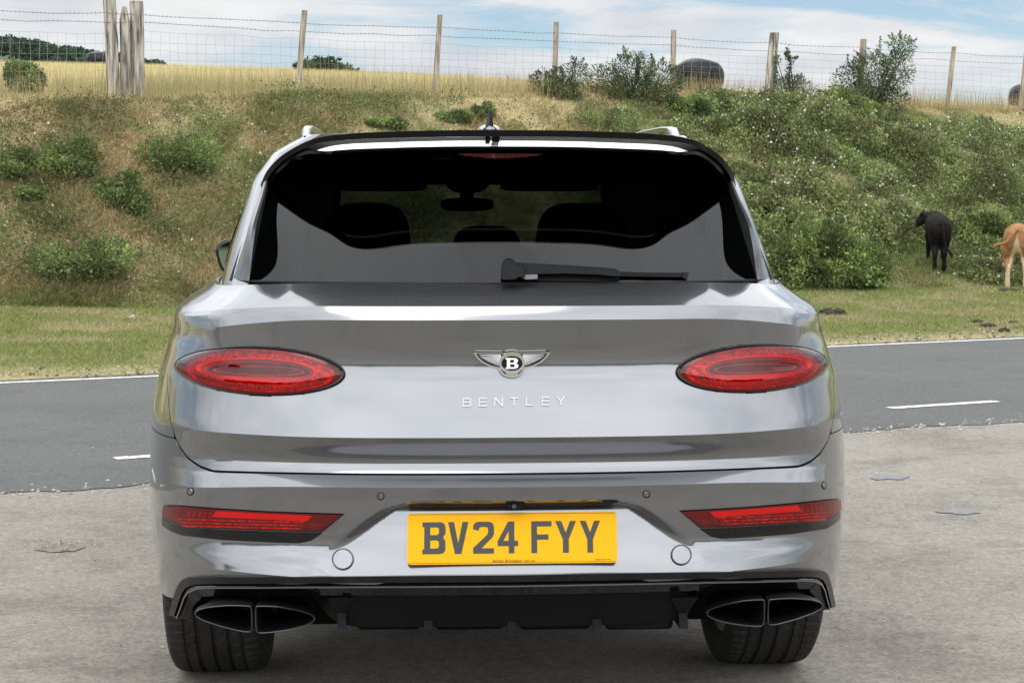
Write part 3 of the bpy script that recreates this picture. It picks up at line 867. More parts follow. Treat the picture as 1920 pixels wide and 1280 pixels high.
def calf_mat(name, base, pale=None):
    m, nt, b = mat_new(name); L = nt.links.new
    tcn = nt.nodes.new('ShaderNodeTexCoord')
    n = nt.nodes.new('ShaderNodeTexNoise'); n.inputs['Scale'].default_value = 9; n.inputs['Detail'].default_value = 7
    L(tcn.outputs['Object'], n.inputs['Vector'])
    r = nt.nodes.new('ShaderNodeValToRGB'); L(n.outputs[0], r.inputs[0])
    r.color_ramp.elements[0].position = .3; r.color_ramp.elements[1].position = .7
    r.color_ramp.elements[0].color = (*[q * .7 for q in base], 1); r.color_ramp.elements[1].color = (*[q * 1.35 for q in base], 1)
    out = r.outputs[0]
    if pale:
        sp = nt.nodes.new('ShaderNodeSeparateXYZ'); L(tcn.outputs['Object'], sp.inputs[0])
        # inner thighs, belly and shanks are cream
        ab = nt.nodes.new('ShaderNodeMath'); ab.operation = 'ABSOLUTE'; L(sp.outputs[0], ab.inputs[0])
        a1 = nt.nodes.new('ShaderNodeMath'); a1.operation = 'MULTIPLY_ADD'; L(ab.outputs[0], a1.inputs[0]); a1.inputs[1].default_value = 3.6; L(sp.outputs[2], a1.inputs[2])
        nn = nt.nodes.new('ShaderNodeMath'); nn.operation = 'MULTIPLY_ADD'; L(n.outputs[0], nn.inputs[0]); nn.inputs[1].default_value = .3; L(a1.outputs[0], nn.inputs[2])
        rr = nt.nodes.new('ShaderNodeValToRGB'); L(nn.outputs[0], rr.inputs[0])
        rr.color_ramp.elements[0].position = .93; rr.color_ramp.elements[0].color = (1, 1, 1, 1)
        rr.color_ramp.elements[1].position = 1.0; rr.color_ramp.elements[1].color = (0, 0, 0, 1)
        q = nt.nodes.new('ShaderNodeMix'); q.data_type = 'RGBA'; L(rr.outputs[0], q.inputs[0]); L(out, q.inputs[6]); q.inputs[7].default_value = (*pale, 1)
        out = q.outputs[2]
    L(out, b.inputs['Base Color']); setp(b, rough=.85, spec=.1)
    bp = nt.nodes.new('ShaderNodeBump'); bp.inputs['Strength'].default_value = .35; bp.inputs['Distance'].default_value = .02
    n2 = nt.nodes.new('ShaderNodeTexNoise'); n2.inputs['Scale'].default_value = 45; L(tcn.outputs['Object'], n2.inputs['Vector'])
    L(n2.outputs[0], bp.inputs['Height']); L(bp.outputs[0], b.inputs['Normal'])
    return m
def calf(loc, rz, scale, mat, label, head_turn, tail_pts, stance, dark_hoof, tilt=0.0):
    root = empty('calf', loc, rz); root.scale = (scale,) * 3; root.rotation_euler = (tilt, 0, rz)
    tag(root, label, 'calf')
    sp, fo = stance
    # trunk from pelvis (root) forward; y = forward, z up, withers height 1 m
    ch = [([(0, -.40, .76, .20, .20), (0, -.22, .76, .235, .235), (0, .05, .72, .25, .25), (0, .30, .73, .22, .24), (0, .44, .78, .15, .19)], None)]
    hx, hy, hz = head_turn
    ch.append(([(hx * .45, .46 + hy * .45, .80 + hz * .5, .12, .14), (hx * .8, .46 + hy * .8, .80 + hz * .85, .11, .115), (hx, .46 + hy, .80 + hz, .105, .11), (hx * 1.3, .46 + hy * 1.25, .80 + hz * .72 - .05, .082, .088), (hx * 1.55, .46 + hy * 1.45, .80 + hz * .45 - .10, .064, .062)], 4))
    for i, s in enumerate((-1, 1)):
        f = fo[i]
        # thigh -> knee (forward, high) -> hock (back) -> fetlock -> hoof
        ch.append(([(s * sp * 1.0, -.36, .60, .125, .15), (s * sp, -.30 + f * .3, .46, .092, .11), (s * sp, -.45 + f * .6, .31, .050, .060), (s * sp, -.43 + f, .14, .040, .042), (s * sp, -.41 + f, .06, .044, .046), (s * sp, -.39 + f, .012, .046, .050)], 0))
    for i, s in enumerate((-1, 1)):
        f = fo[2 + i]
        ch.append(([(s * .12, .32, .55, .09, .10), (s * .125, .33 + f * .4, .36, .055, .06), (s * .125, .33 + f * .6, .30, .048, .05), (s * .125, .33 + f, .12, .038, .04), (s * .125, .35 + f, .012, .045, .05)], 3))
    body = body_mesh('body', ch, mat, root)
    bm = bmesh.new()
    n = len(tail_pts)
    add_tube(bm, tail_pts, [.028 - .014 * i / n if i < n - 3 else .03 if i == n - 2 else .022 for i in range(n)][:-1] + [.004], 8)
    bm_obj('tail', bm, mat, root)
    H = Vector((hx, .46 + hy, .80 + hz)); N = Vector((hx * 1.55, .46 + hy * 1.45, .70 + hz * .45))
    fwd = (N - H).normalized(); side = fwd.cross(Vector((0, 0, 1))).normalized(); up = side.cross(fwd)
    for s in (-1, 1):
        bm = bmesh.new(); c = H - fwd * .04 + side * s * .09 + up * .06
        tip = c + side * s * .10 + up * .05; mid = c.lerp(tip, .55)
        add_tube(bm, [c, mid, tip], [.018, .034, .006], 8)
        bmesh.ops.scale(bm, vec=Vector((1, 1, 1)), verts=bm.verts)
        bm_obj('ear', bm, mat, root)
        bm = bmesh.new(); bmesh.ops.create_uvsphere(bm, u_segments=10, v_segments=8, radius=.013)
        bmesh.ops.translate(bm, vec=H.lerp(N, .32) + side * s * .088 + up * .02, verts=bm.verts)
        bm_obj('eye', bm, M_EYE, root)
    bm = bmesh.new(); bmesh.ops.create_uvsphere(bm, u_segments=12, v_segments=8, radius=.060)
    bmesh.ops.translate(bm, vec=N + fwd * .012, verts=bm.verts); bm_obj('muzzle', bm, M_MUZZ, root)
    return root
M_EYE = simple('eye_dark', (.01, .008, .006), .1)
M_MUZZ = simple('muzzle_dark', (.03, .025, .024), .4)
pb = on_bank(1757, 501)
calf(pb, R(-8), 1.0 * (103 * pb.y / FPX) / 1.0, calf_mat('black_coat', (.014, .011, .011)), 'black calf seen from behind, looking left, on the trodden path in the brambles',
     (-.21, .05, .03), [(0, -.56, .90), (.02, -.63, .80), (.04, -.65, .65), (.07, -.62, .50), (.13, -.60, .40), (.19, -.60, .33), (.20, -.60, .26)], (.085, (-.02, .04, .16, .02)), 0, tilt=R(8))
pt = on_bank(1907, 536)
calf(pt, R(-17), (119 * pt.y / FPX) / 1.0, calf_mat('tan_coat', (.29, .15, .07), (.62, .47, .32)), 'tan calf with cream inner legs, tail swung left, cut by the picture edge',
     (.12, .24, .06), [(0, -.56, .90), (-.03, -.62, .87), (-.08, -.66, .80), (-.13, -.67, .72), (-.19, -.67, .68), (-.25, -.67, .67), (-.31, -.67, .65), (-.37, -.67, .61)], (.135, (0, .0, .05, .0)), 0)

# dung and clods
M_DUNG = simple('dung', (.035, .025, .02), .85, var=.5, vscale=30, bump=1, bscale=50)
def clod(px, py, w, h, lab, name='dung_pile', mat=M_DUNG, cat='dung', group='dung on the verge'):
    p = on_bank(px, py) ; s = p.y / FPX
    bm = bmesh.new()
    for k in range(5 if w > 25 else 3):
        r = bmesh.ops.create_icosphere(bm, subdivisions=3, radius=1)
        ox = random.uniform(-.33, .33) * w * s; oy = random.uniform(-.2, .2) * w * s
        rx = random.uniform(.18, .34) * w * s; rzz = random.uniform(.5, 1) * h * s * .6
        for v in r['verts']:
            c = v.co.copy(); n = 1 + (float(fbm(np.array([c.x * 4 + k * 3 + px]), np.array([c.y * 4 + c.z * 3]), 3)[0]) - .5) * .9
            v.co = Vector((c.x * rx * n + ox, c.y * rx * n + oy, c.z * rzz * n + .1 * h * s))
    o = bm_obj(name, bm, mat, None); o.location = p
    return tag(o, lab, cat, group)
clod(1560, 590, 52, 20, 'largest dark dung pile, on the verge just right of the car')
clod(1828, 604, 26, 9, 'flat dung pile near the tan calf, leftmost of the roadside four')
clod(1852, 613, 28, 10, 'second small dung pile of the roadside four')
clod(1880, 622, 30, 12, 'dung pile nearest the white edge line at the right')
clod(1902, 606, 22, 9, 'small dung pile at the far right of the verge')
clod(1895, 546, 40, 8, 'flattened dung below the hooves of the tan calf')
clod(243, 598, 20, 12, 'single pale stone lying in the grass left of the car', 'field_stone', simple('pale_stone', (.33, .30, .25), .8, var=.3, vscale=20), 'stone', None)

# marks on the lay-by
M_PUD = simple('old_tar_patch', (.15, .145, .155), .5, var=.25, vscale=30, spec=.5)
M_POT = asphalt('pothole_grit', (.16, .145, .11), (.26, .24, .19), (.24, .22, .18), 1.0, .6, (.4, .4, .38))
def blotch(name, px, py, w, h, mat, z, rag=.25, sunk=False):
    vs = [on_ground(px, py, z)]; n = 60
    for i in range(n):
        a = 2 * math.pi * i / n
        r = 1 + rag * (float(fbm(np.array([math.cos(a) * 1.6 + px]), np.array([math.sin(a) * 1.6 + py]), 3)[0]) - .5) * 2
        vs.append(on_ground(px + math.cos(a) * w / 2 * r, py + math.sin(a) * h / 2 * r, z))
    fs = [(0, i + 1, (i + 1) % n + 1) for i in range(n)]
    return tag(pd_obj(name, vs, fs, mat, smooth=False, recalc=False), kind='structure')
blotch('tar_patch', 1668, 894, 68, 9, M_PUD, .004, .5)
blotch('tar_patch', 1803, 958, 70, 11, M_PUD, .004, .5)
blotch('pothole', 116, 1026, 86, 18, M_POT, .004, .5)
n = 420
PX = RNG.uniform(-100, 2000, n); PY = RNG.uniform(800, 1290, n)
near = RNG.random(n) < .3; PX[near] = RNG.normal(125, 45, near.sum()); PY[near] = RNG.normal(1024, 8, near.sum())
PP = np.array([list(on_ground(a, b, .005)) for a, b in zip(PX, PY)])
keep = ~((PP[:, 0] > -1.1) & (PP[:, 0] < 1.1) & (PP[:, 1] > 4.3))
PP = PP[keep]
def pebbles(name, P, sz, cols):
    V, C = [], []
    base = [(0, 0, 1), (1, 0, 0), (0, 1, 0), (-1, 0, 0), (0, -1, 0)]
    tris = [(0, 1, 2), (0, 2, 3), (0, 3, 4), (0, 4, 1)]
    for p, s, c in zip(P, sz, cols):
        b = np.array(base) * s * (1 + RNG.normal(size=(5, 3)) * .25) * np.array([1, 1, .7]) + p
        for t in tris:
            V += [b[t[0]], b[t[1]], b[t[2]]]; C.append(c)
    return big_mesh(name, np.array(V), 3, np.array(C), M_GROUND)
cc = np.tile([.45, .42, .36], (len(PP), 1)) * rnd(len(PP), .25, 1.25)
o = pebbles('loose_chippings', PP, RNG.uniform(.002, .0065, len(PP)), cc)
tag(o, 'loose stone chippings lying on the lay-by', 'chippings', kind='stuff')

n = 2600
s_ = RNG.uniform(-12, 30, n); t_e = RNG.normal(-WR - .02, .10, n)
PP = np.array([list(road_pt(q, w, .004)) for q, w in zip(s_, t_e)])
cc = np.tile([.50, .47, .40], (n, 1)) * rnd(n, .4, 1.15)
o = pebbles('edge_chippings', PP, RNG.uniform(.003, .013, n), cc)
tag(o, 'pale chippings crumbled along the near edge of the road', 'chippings', kind='stuff')

# =================================================================== CAR
CAR_O = Vector((0, 4.5, 0)); YAW = R(3.38)
cyw, syw = math.cos(YAW), math.sin(YAW)
def toW(p): return Vector((CAR_O.x + p[0] * cyw - p[1] * syw, CAR_O.y + p[0] * syw + p[1] * cyw, p[2]))
def LP(px, py, yl):
    """car-space point of a pixel ray on the plane y = yl"""
    d = ray(px, py); dy = -d.x * syw + d.y * cyw; dx = d.x * cyw + d.y * syw
    oy = CAR_O.y * cyw; ox = -CAR_O.y * syw * -1
    # camera in car space
    cxl = -CAR_O.x * cyw - CAR_O.y * syw; cyl = CAR_O.x * syw - CAR_O.y * cyw
    k = (yl - cyl) / dy
    return Vector((cxl + dx * k, yl, CAM_H + d.z * k))
def zat(py, yl): return LP(960, py, yl).z
def projL(p): return project(toW(p))

def car_paint():
    m, nt, b = mat_new('silver_paint'); L = nt.links.new
    setp(b, (.235, .24, .252), .08, .95, 1.0, .01)
    b.inputs['Coat IOR'].default_value = 1.5
    tcn = nt.nodes.new('ShaderNodeTexCoord')
    n = nt.nodes.new('ShaderNodeTexNoise'); n.inputs['Scale'].default_value = 900; n.inputs['Detail'].default_value = 1
    L(tcn.outputs['Object'], n.inputs['Vector'])
    bp = nt.nodes.new('ShaderNodeBump'); bp.inputs['Strength'].default_value = .05; bp.inputs['Distance'].default_value = .0005
    L(n.outputs[0], bp.inputs['Height']); L(bp.outputs[0], b.inputs['Normal'])
    b2 = nt.nodes.new('ShaderNodeBsdfPrincipled'); setp(b2, (.25, .255, .268), .40, .9, .6, .02)
    L(bp.outputs[0], b2.inputs['Normal'])
    mxp = nt.nodes.new('ShaderNodeMixShader'); mxp.inputs[0].default_value = .32
    L(b.outputs[0], mxp.inputs[1]); L(b2.outputs[0], mxp.inputs[2]); L(mxp.outputs[0], nt.nodes['Material Output'].inputs['Surface'])
    return m
M_PAINT = car_paint()
M_GLOSSB = simple('gloss_black', (.004, .004, .005), .03, 0, 0, spec=.45)
M_SATIN = simple('satin_black', (.007, .007, .008), .5, 0, spec=.12)
M_MATTB = simple('black_plastic', (.005, .005, .0055), .6, 0, spec=.12, bump=.15, bscale=400)
M_VOID = simple('dark_cavity', (.004, .004, .004), .9, spec=.1)
M_CHROME = simple('chrome', (.82, .83, .85), .06, 1.0)
M_BRIGHT = simple('bright_trim', (.55, .56, .58), .18, 1.0)
M_TRIMG = simple('grey_trim', (.07, .07, .075), .22, 0, .6, .05)
M_RUBBER = simple('tyre_rubber', (.019, .0185, .018), .72, 0, spec=.35, var=.25, vscale=14)
M_RIM = simple('dark_alloy', (.05, .05, .055), .3, .8)
M_TIP = simple('exhaust_black', (.006, .006, .006), .45, 0, spec=.25)
M_SEAT = simple('dark_leather', (.012, .011, .010), .7, spec=.2)
M_YELLOW = simple('plate_yellow', (.78, .38, .003), .5, 0, 0, spec=.15)
M_INK = simple('plate_ink', (.028, .03, .028), .5)
M_SMALLINK = simple('plate_small_ink', (.12, .08, .01), .5)
def glass(name, tint, rough=0.0, refl=1.0):
    m = bpy.data.materials.new(name); m.use_nodes = True; nt = m.node_tree; nt.nodes.clear(); L = nt.links.new
    t = nt.nodes.new('ShaderNodeBsdfTransparent'); t.inputs[0].default_value = (*tint, 1)
    g = nt.nodes.new('ShaderNodeBsdfGlossy'); g.inputs['Roughness'].default_value = rough; g.inputs[0].default_value = (refl,) * 3 + (1,)
    lw = nt.nodes.new('ShaderNodeLayerWeight'); lw.inputs[0].default_value = .5
    pw = nt.nodes.new('ShaderNodeMath'); pw.operation = 'POWER'; L(lw.outputs['Facing'], pw.inputs[0]); pw.inputs[1].default_value = 5
    f = nt.nodes.new('ShaderNodeMath'); f.operation = 'MULTIPLY_ADD'; L(pw.outputs[0], f.inputs[0]); f.inputs[1].default_value = .95; f.inputs[2].default_value = .045
    mxs = nt.nodes.new('ShaderNodeMixShader'); L(f.outputs[0], mxs.inputs[0]); L(t.outputs[0], mxs.inputs[1]); L(g.outputs[0], mxs.inputs[2])
    o = nt.nodes.new('ShaderNodeOutputMaterial'); L(mxs.outputs[0], o.inputs[0]); return m
M_RGLASS = glass('privacy_glass', (.09, .105, .10))
M_WGLASS = glass('windscreen_glass', (.45, .55, .48))
M_SGLASS = simple('dark_side_glass', (.004, .004, .005), .02, 0, 0, spec=.5)
M_LENS = glass('red_lens', (.80, .025, .028), .012)
M_CLEAR = glass('clear_lens', (.8, .8, .8))
def faceted(name, c0, c1, scale, rough=.2, metal=.4, bump=1.0, stretch=(1, 1, 1)):
    m, nt, b = mat_new(name); L = nt.links.new
    tcn = nt.nodes.new('ShaderNodeTexCoord'); mp = nt.nodes.new('ShaderNodeMapping'); mp.inputs['Scale'].default_value = stretch
    L(tcn.outputs['Object'], mp.inputs['Vector'])
    v = nt.nodes.new('ShaderNodeTexVoronoi'); v.inputs['Scale'].default_value = scale; L(mp.outputs[0], v.inputs['Vector'])
    s = nt.nodes.new('ShaderNodeSeparateColor'); L(v.outputs['Color'], s.inputs[0])
    r = nt.nodes.new('ShaderNodeValToRGB'); L(s.outputs[0], r.inputs[0])
    r.color_ramp.elements[0].color = (*c0, 1); r.color_ramp.elements[1].color = (*c1, 1)
    L(r.outputs[0], b.inputs['Base Color']); setp(b, rough=rough, metal=metal)
    bp = nt.nodes.new('ShaderNodeBump'); bp.inputs['Strength'].default_value = bump; bp.inputs['Distance'].default_value = .004
    L(v.outputs['Distance'], bp.inputs['Height']); L(bp.outputs[0], b.inputs['Normal'])
    return m
M_LFAC = faceted('lamp_facets', (.35, .02, .02), (1, .28, .25), 110, .22, .35)
M_LDARK = faceted('lamp_core', (.08, .006, .006), (.26, .03, .03), 300, .3, .3)
M_LRING = simple('lamp_light_guide', (1.0, .06, .05), .25, 0, .5)
M_LINN = simple('lamp_inner_red', (.50, .03, .03), .3, .2)
M_LEDGE = simple('lamp_dark_edge', (.10, .008, .008), .35, 0)
M_LMID = simple('lamp_reflector', (.85, .16, .14), .22, .5)

car = empty('parked_car', CAR_O, YAW)
tag(car, 'silver luxury 4x4 car parked tail-on in the lay-by with oval red lamps', 'car')

# ---- plan curve of the lower body: right half, rear centre to front centre
_base = [(0, 0), (.2, .003), (.4, .017), (.55, .045), (.68, .095), (.80, .165), (.885, .27), (.940, .39), (.972, .53), (.992, .68), (1.0, .88), (.998, 1.1), (.99, 1.5), (.975, 2.2), (.972, 3.0), (.985, 3.7), (.99, 4.05), (.965, 4.45), (.89, 4.75), (.72, 4.93), (.45, 5.02), (.2, 5.05), (0, 5.055)]
def catmull(pts, n=24):
    P = [np.array(p, float) for p in pts]
    P = [P[0] * np.array([-1, 1]) + 0 * P[0] if False else np.array([-P[1][0], P[1][1]])] + P + [np.array([-P[-2][0], P[-2][1]])]
    out = []
    for i in range(1, len(P) - 2):
        p0, p1, p2, p3 = P[i - 1:i + 3]
        for k in range(n):
            t = k / n
            out.append(.5 * ((2 * p1) + (-p0 + p2) * t + (2 * p0 - 5 * p1 + 4 * p2 - p3) * t * t + (-p0 + 3 * p1 - 3 * p2 + p3) * t ** 3))
    out.append(P[-2]); return np.array(out)
_pc = catmull(_base)
def _smooth_curve(P, sg, step=.004):
    l = np.concatenate([[0], np.cumsum(np.linalg.norm(np.diff(P, axis=0), axis=1))]); t = np.arange(0, l[-1], step)
    X, Y = np.interp(t, l, P[:, 0]), np.interp(t, l, P[:, 1])
    n = int(3 * sg / step); k = np.exp(-.5 * (np.arange(-n, n + 1) * step / sg) ** 2); k /= k.sum()
    Xp = np.concatenate([-X[n:0:-1], X, -X[-2:-n - 2:-1]]); Yp = np.concatenate([Y[n:0:-1], Y, Y[-2:-n - 2:-1]])
    return np.stack([np.convolve(Xp, k, 'valid'), np.convolve(Yp, k, 'valid')], 1)
_pc = _smooth_curve(_pc, .045); _pc[0, 0] = 0; _pc[-1, 0] = 0
_al = np.concatenate([[0], np.cumsum(np.linalg.norm(np.diff(_pc, axis=0), axis=1))])
S_END = float(_al[-1])
_tn = np.gradient(_pc, _al, axis=0); _tn /= np.linalg.norm(_tn, axis=1)[:, None]
def base_at(s):
    x = np.interp(s, _al, _pc[:, 0]); y = np.interp(s, _al, _pc[:, 1])
    tx = np.interp(s, _al, _tn[:, 0]); ty = np.interp(s, _al, _tn[:, 1])
    l = math.hypot(tx, ty); return x, y, ty / l, -tx / l       # outward normal (rear: (0,-1))
# ---- rear profile: picture row, outward offset, crease flag
_prof = [(531, -.135, 1), (552, -.062, 0), (574, .0, 1), (586, .010, 0), (600, .020, 1), (625, .009, 0), (655, -.003, 0), (680, -.008, 0), (705, -.004, 0), (735, .007, 0), (775, .026, 0), (820, .052, 1),
         (835, .036, 0), (855, .014, 0), (868, .008, 0), (876, .012, 0), (888, .021, 1), (894, .032, 0), (903, .046, 0), (913, .061, 1), (935, .055, 0), (965, .050, 0), (1000, .044, 0), (1018, .042, 0), (1032, .045, 0), (1046, .052, 0), (1062, .064, 0), (1084, .074, 1),
         (1100, .068, 0), (1130, .045, 0), (1160, .02, 1)]
_pv = np.array([zat(p, -o) for p, o, c in _prof]); _po = np.array([o for p, o, c in _prof]); _pcn = [c for _, _, c in _prof]
def _slopes():
    n = len(_pv); m0 = np.zeros(n); m1 = np.zeros(n)     # slope entering / leaving each knot
    d = np.diff(_po) / np.diff(_pv)
    for i in range(n):
        if i == 0: m0[i] = m1[i] = d[0]
        elif i == n - 1: m0[i] = m1[i] = d[-1]
        elif _pcn[i]: m0[i] = d[i - 1]; m1[i] = d[i]
        else: m0[i] = m1[i] = (d[i - 1] + d[i]) / 2
    return m0, m1
_m0, _m1 = _slopes()
V_TOP = float(_pv[0]); V_CR = float(_pv[2]); V_CR2 = float(_pv[4]); V_TB = float(_pv[16]); V_BOT = float(_pv[-1])
def off_rear(v):
    v = min(max(v, V_BOT), V_TOP)
    i = int(np.searchsorted(-_pv, -v)) - 1; i = min(max(i, 0), len(_pv) - 2)
    h = _pv[i + 1] - _pv[i]; t = (v - _pv[i]) / h
    return ((2 * t ** 3 - 3 * t * t + 1) * _po[i] + (t ** 3 - 2 * t * t + t) * h * _m1[i] + (-2 * t ** 3 + 3 * t * t) * _po[i + 1] + (t ** 3 - t * t) * h * _m0[i + 1])
_sv = [.30, .42, .5, .6, .7, .85, .95, 1.03, 1.09, V_CR, 1.175, V_TOP]
_so = [-.03, -.014, -.007, -.002, 0, -.012, -.032, -.052, -.066, -.078, -.125, -.190]
def _smooth_tab(xs, ys, sg):
    t = np.linspace(.2, 1.4, 1201); y = np.interp(t, xs, ys); st_ = t[1] - t[0]
    n = int(3 * sg / st_); k = np.exp(-.5 * (np.arange(-n, n + 1) * st_ / sg) ** 2); k /= k.sum()
    return t, np.convolve(np.pad(y, n, mode='edge'), k, 'valid')
_svt, _sot = _smooth_tab(_sv, _so, .010)
def off_side(v): return float(np.interp(v, _svt, _sot))
_dv = [.3, .55, .62, float(_pv[19]), V_TB, .80, .95, float(_pv[6]), V_CR2, V_CR, V_TOP]
_dd = [0, 0, .02, .045, .015, .0, .0, .02, .055, .028, .014]
_dvt, _ddt = _smooth_tab(_dv, _dd, .010)
def drop(v): return float(np.interp(v, _dvt, _ddt))
def ss1(a, b, x):
    t = min(max((x - a) / (b - a), 0), 1); return t * t * (3 - 2 * t)
ZR_T = zat(939, -.05); ZR_B = zat(1080, -.07)
_rw_z = [ZR_B - .02, ZR_B, zat(1062, 0), zat(1050, 0), zat(1030, 0), zat(1000, 0), zat(975, 0), zat(957, 0), zat(948, 0), zat(941, 0), ZR_T]
_rw_x = [.40, .44, .465, .477, .465, .415, .372, .338, .318, .29, .255]
def S(s, v, extra=0.0):
    sg = 1 if s >= 0 else -1; a = abs(s)
    x, y, nx, ny = base_at(a)
    w = nx * nx * (3 - 2 * abs(nx)) if nx < 1 else 1
    w = min(max(w, 0), 1)
    orr = off_rear(v)
    if v < ZR_T + .03 and a < .55:
        hw = float(np.interp(v, _rw_z, _rw_x))
        m = ss1(-.006, .044, hw - a) * ss1(-.003, .030, ZR_T - v) 
        tin = min(max((ZR_T - v) / (ZR_T - ZR_B), 0), 1)
        oin = .006 + .066 * tin ** 1.7
        orr = orr + (min(oin, orr) - orr) * m
    if y > 3: orr = off_side(v) * 1.1
    o = orr * (1 - w) + off_side(v) * w + extra
    c = ss1(.45, 1.10, a)
    z = v - drop(v) * c * (1 - ss1(1.3, 2.2, a))
    return Vector((sg * (x + nx * o), y + ny * o, z))
def Sn(s, v):
    e = .004; a = S(s + e, v) - S(s - e, v); b = S(s, v + e) - S(s, v - e)
    n = a.cross(b); n.normalize()
    if n.y > 0 and abs(n.x) < .5: n = -n
    if (s > 0) != (n.x > 0) and abs(n.x) > .5: n = -n
    return n
def solve(px, py, s0=None, v0=None):
    if s0 is None:
        p = LP(px, py, .1); s0, v0 = p.x * 1.05, p.z
    s, v = s0, v0
    for it in range(14):
        q = projL(S(s, v)); ex, ey = px - q[0], py - q[1]
        if abs(ex) + abs(ey) < .05: break
        e = .002
        qa = projL(S(s + e, v)); qb = projL(S(s, v + e))
        a, b, c, d = (qa[0] - q[0]) / e, (qb[0] - q[0]) / e, (qa[1] - q[1]) / e, (qb[1] - q[1]) / e
        det = a * d - b * c
        if abs(det) < 1e-3: break
        ds = (ex * d - b * ey) / det; dv = (a * ey - c * ex) / det
        s += max(-.06, min(.06, ds)); v += max(-.06, min(.06, dv))
        v = max(V_BOT - .05, min(V_TOP - .002, v))
    return s, v

# ---- tailgate outline (left side read from the picture, mirrored)
_gp = [(400, 883), (375, 874), (352, 858), (336, 836), (326, 812), (319, 780), (315, 740), (314, 700)]
_gs = [solve(a, b) for a, b in _gp]
_gs = [(abs(s), v) for s, v in _gs]
S_E = max(s for s, v in _gs) + .004
_tb_s = [0, .45] + [s for s, v in _gs] + [S_E]
_tb_v = [V_TB, V_TB + .0] + [v for s, v in _gs] + [V_TOP]
o_ = np.argsort(_tb_s); _tb_s = list(np.array(_tb_s)[o_]); _tb_v = list(np.maximum.accumulate(np.array(_tb_v)[o_]))
def vb(a): return float(np.interp(a, _tb_s, _tb_v)) if a < S_E else V_TOP
GAP = .0045
def unique(l, e=1e-4):
    out = []
    for q in sorted(l):
        if not out or q - out[-1] > e: out.append(q)
    return out
rows_all = [float(q) for q in _pv]
def dense(a, b, step):
    n = max(1, int(round(abs(b - a) / step))); return [a + (b - a) * i / n for i in range(n + 1)]
rows_tg = []
ks = sorted(rows_all)
for a, b in zip(ks[:-1], ks[1:]): rows_tg += dense(a, b, .007)
rows_tg = unique(rows_tg + [.0])
rows_tg = [r for r in rows_tg if r > .2]
def body_panel(name, cols, rows, lo, hi, mat, mask=None, flange=None, parent=car, extra=0.0, sharp=15):
    """grid over S with rows clamped to [lo(s), hi(s)]"""
    vs, fs = [], []
    nr, nc = len(rows), len(cols)
    for s in cols:
        l, h = lo(abs(s)), hi(abs(s))
        for r in rows: vs.append(S(s, min(max(r, l), h), extra))
    for j in range(nc - 1):
        for i in range(nr - 1):
            if mask and mask((cols[j] + cols[j + 1]) / 2, (rows[i] + rows[i + 1]) / 2): continue
            l = min(lo(abs(cols[j])), lo(abs(cols[j + 1]))); h = max(hi(abs(cols[j])), hi(abs(cols[j + 1])))
            if rows[i + 1] <= l or rows[i] >= h: continue
            fs.append((j * nr + i, (j + 1) * nr + i, (j + 1) * nr + i + 1, j * nr + i + 1))
    bm = bmesh.new(); bv = [bm.verts.new(v) for v in vs]
    for f in fs: bm.faces.new([bv[i] for i in f])
    bmesh.ops.remove_doubles(bm, verts=bm.verts, dist=2e-5)
    bmesh.ops.dissolve_degenerate(bm, dist=1e-5, edges=bm.edges)
    loose = [v for v in bm.verts if not v.link_faces]; bmesh.ops.delete(bm, geom=loose, context='VERTS')
    if flange:
        be = [e for e in bm.edges if e.is_boundary]
        r = bmesh.ops.extrude_edge_only(bm, edges=be)
        nv = [g_ for g_ in r['geom'] if isinstance(g_, bmesh.types.BMVert)]
        for v in nv:
            c = v.co; f = math.hypot(c.x, (c.y - 2.5) * .4) or 1
            d = Vector((c.x, (c.y - 2.5), 0)); d.normalize()
            v.co = c - Vector((d.x, d.y, 0)) * flange
    me = bpy.data.meshes.new(name); bm.to_mesh(me); bm.free()
    return link_mesh(name, me, mat, parent, True, sharp)

# lamp ellipse in the picture (left); the right one mirrors it
LC, LA, LB, LT = (489.0, 695.0), 159.0, 46.5, R(2.6)
def lamp_px(k, a, kx=None):
    ex = LA * (kx or k) * math.cos(a); ey = LB * k * math.sin(a)
    return LC[0] + ex * math.cos(LT) - ey * math.sin(LT), LC[1] + ex * math.sin(LT) + ey * math.cos(LT)
NL = 96
_lamp0 = []
sv = None
for i in range(NL):
    a = 2 * math.pi * i / NL
    q = lamp_px(1.0, a); sv = solve(q[0], q[1]); _lamp0.append(sv)
_lc = solve(*LC)
def lamp_sv(k, i, dc=(0, 0), ky=None):
    s, v = _lamp0[i % NL]
    return _lc[0] + dc[0] + (s - _lc[0]) * k, _lc[1] + dc[1] + (v - _lc[1]) * (ky or k)
_poly = np.array([(-lamp_sv(.972, i)[0], lamp_sv(.972, i)[1]) for i in range(NL)])
def in_lamp(s, v):
    s = abs(s); x, y = _poly[:, 0], _poly[:, 1]; x2, y2 = np.roll(x, -1), np.roll(y, -1)
    c = ((y > v) != (y2 > v)) & (s < (x2 - x) * (v - y) / (y2 - y + 1e-12) + x)
    return bool(c.sum() % 2)
ls_min = float(_poly[:, 0].min()); ls_max = float(_poly[:, 0].max()); lv0 = float(_poly[:, 1].min()); lv1 = float(_poly[:, 1].max())
def mask_l(s, v):
    a = abs(s)
    if a < ls_min or a > ls_max or v < lv0 or v > lv1: return False
    return in_lamp(s, v)
ca = dense(0, ls_min, .03) + dense(ls_min, S_E - .05, .008) + dense(S_E - .05, S_E, .003)
ca = unique(ca); cols = [-c for c in ca[::-1]] + ca[1:]
tg = body_panel('tailgate', cols, rows_tg, lambda a: vb(a) + GAP / 2, lambda a: V_TOP, M_PAINT, mask_l, .022)
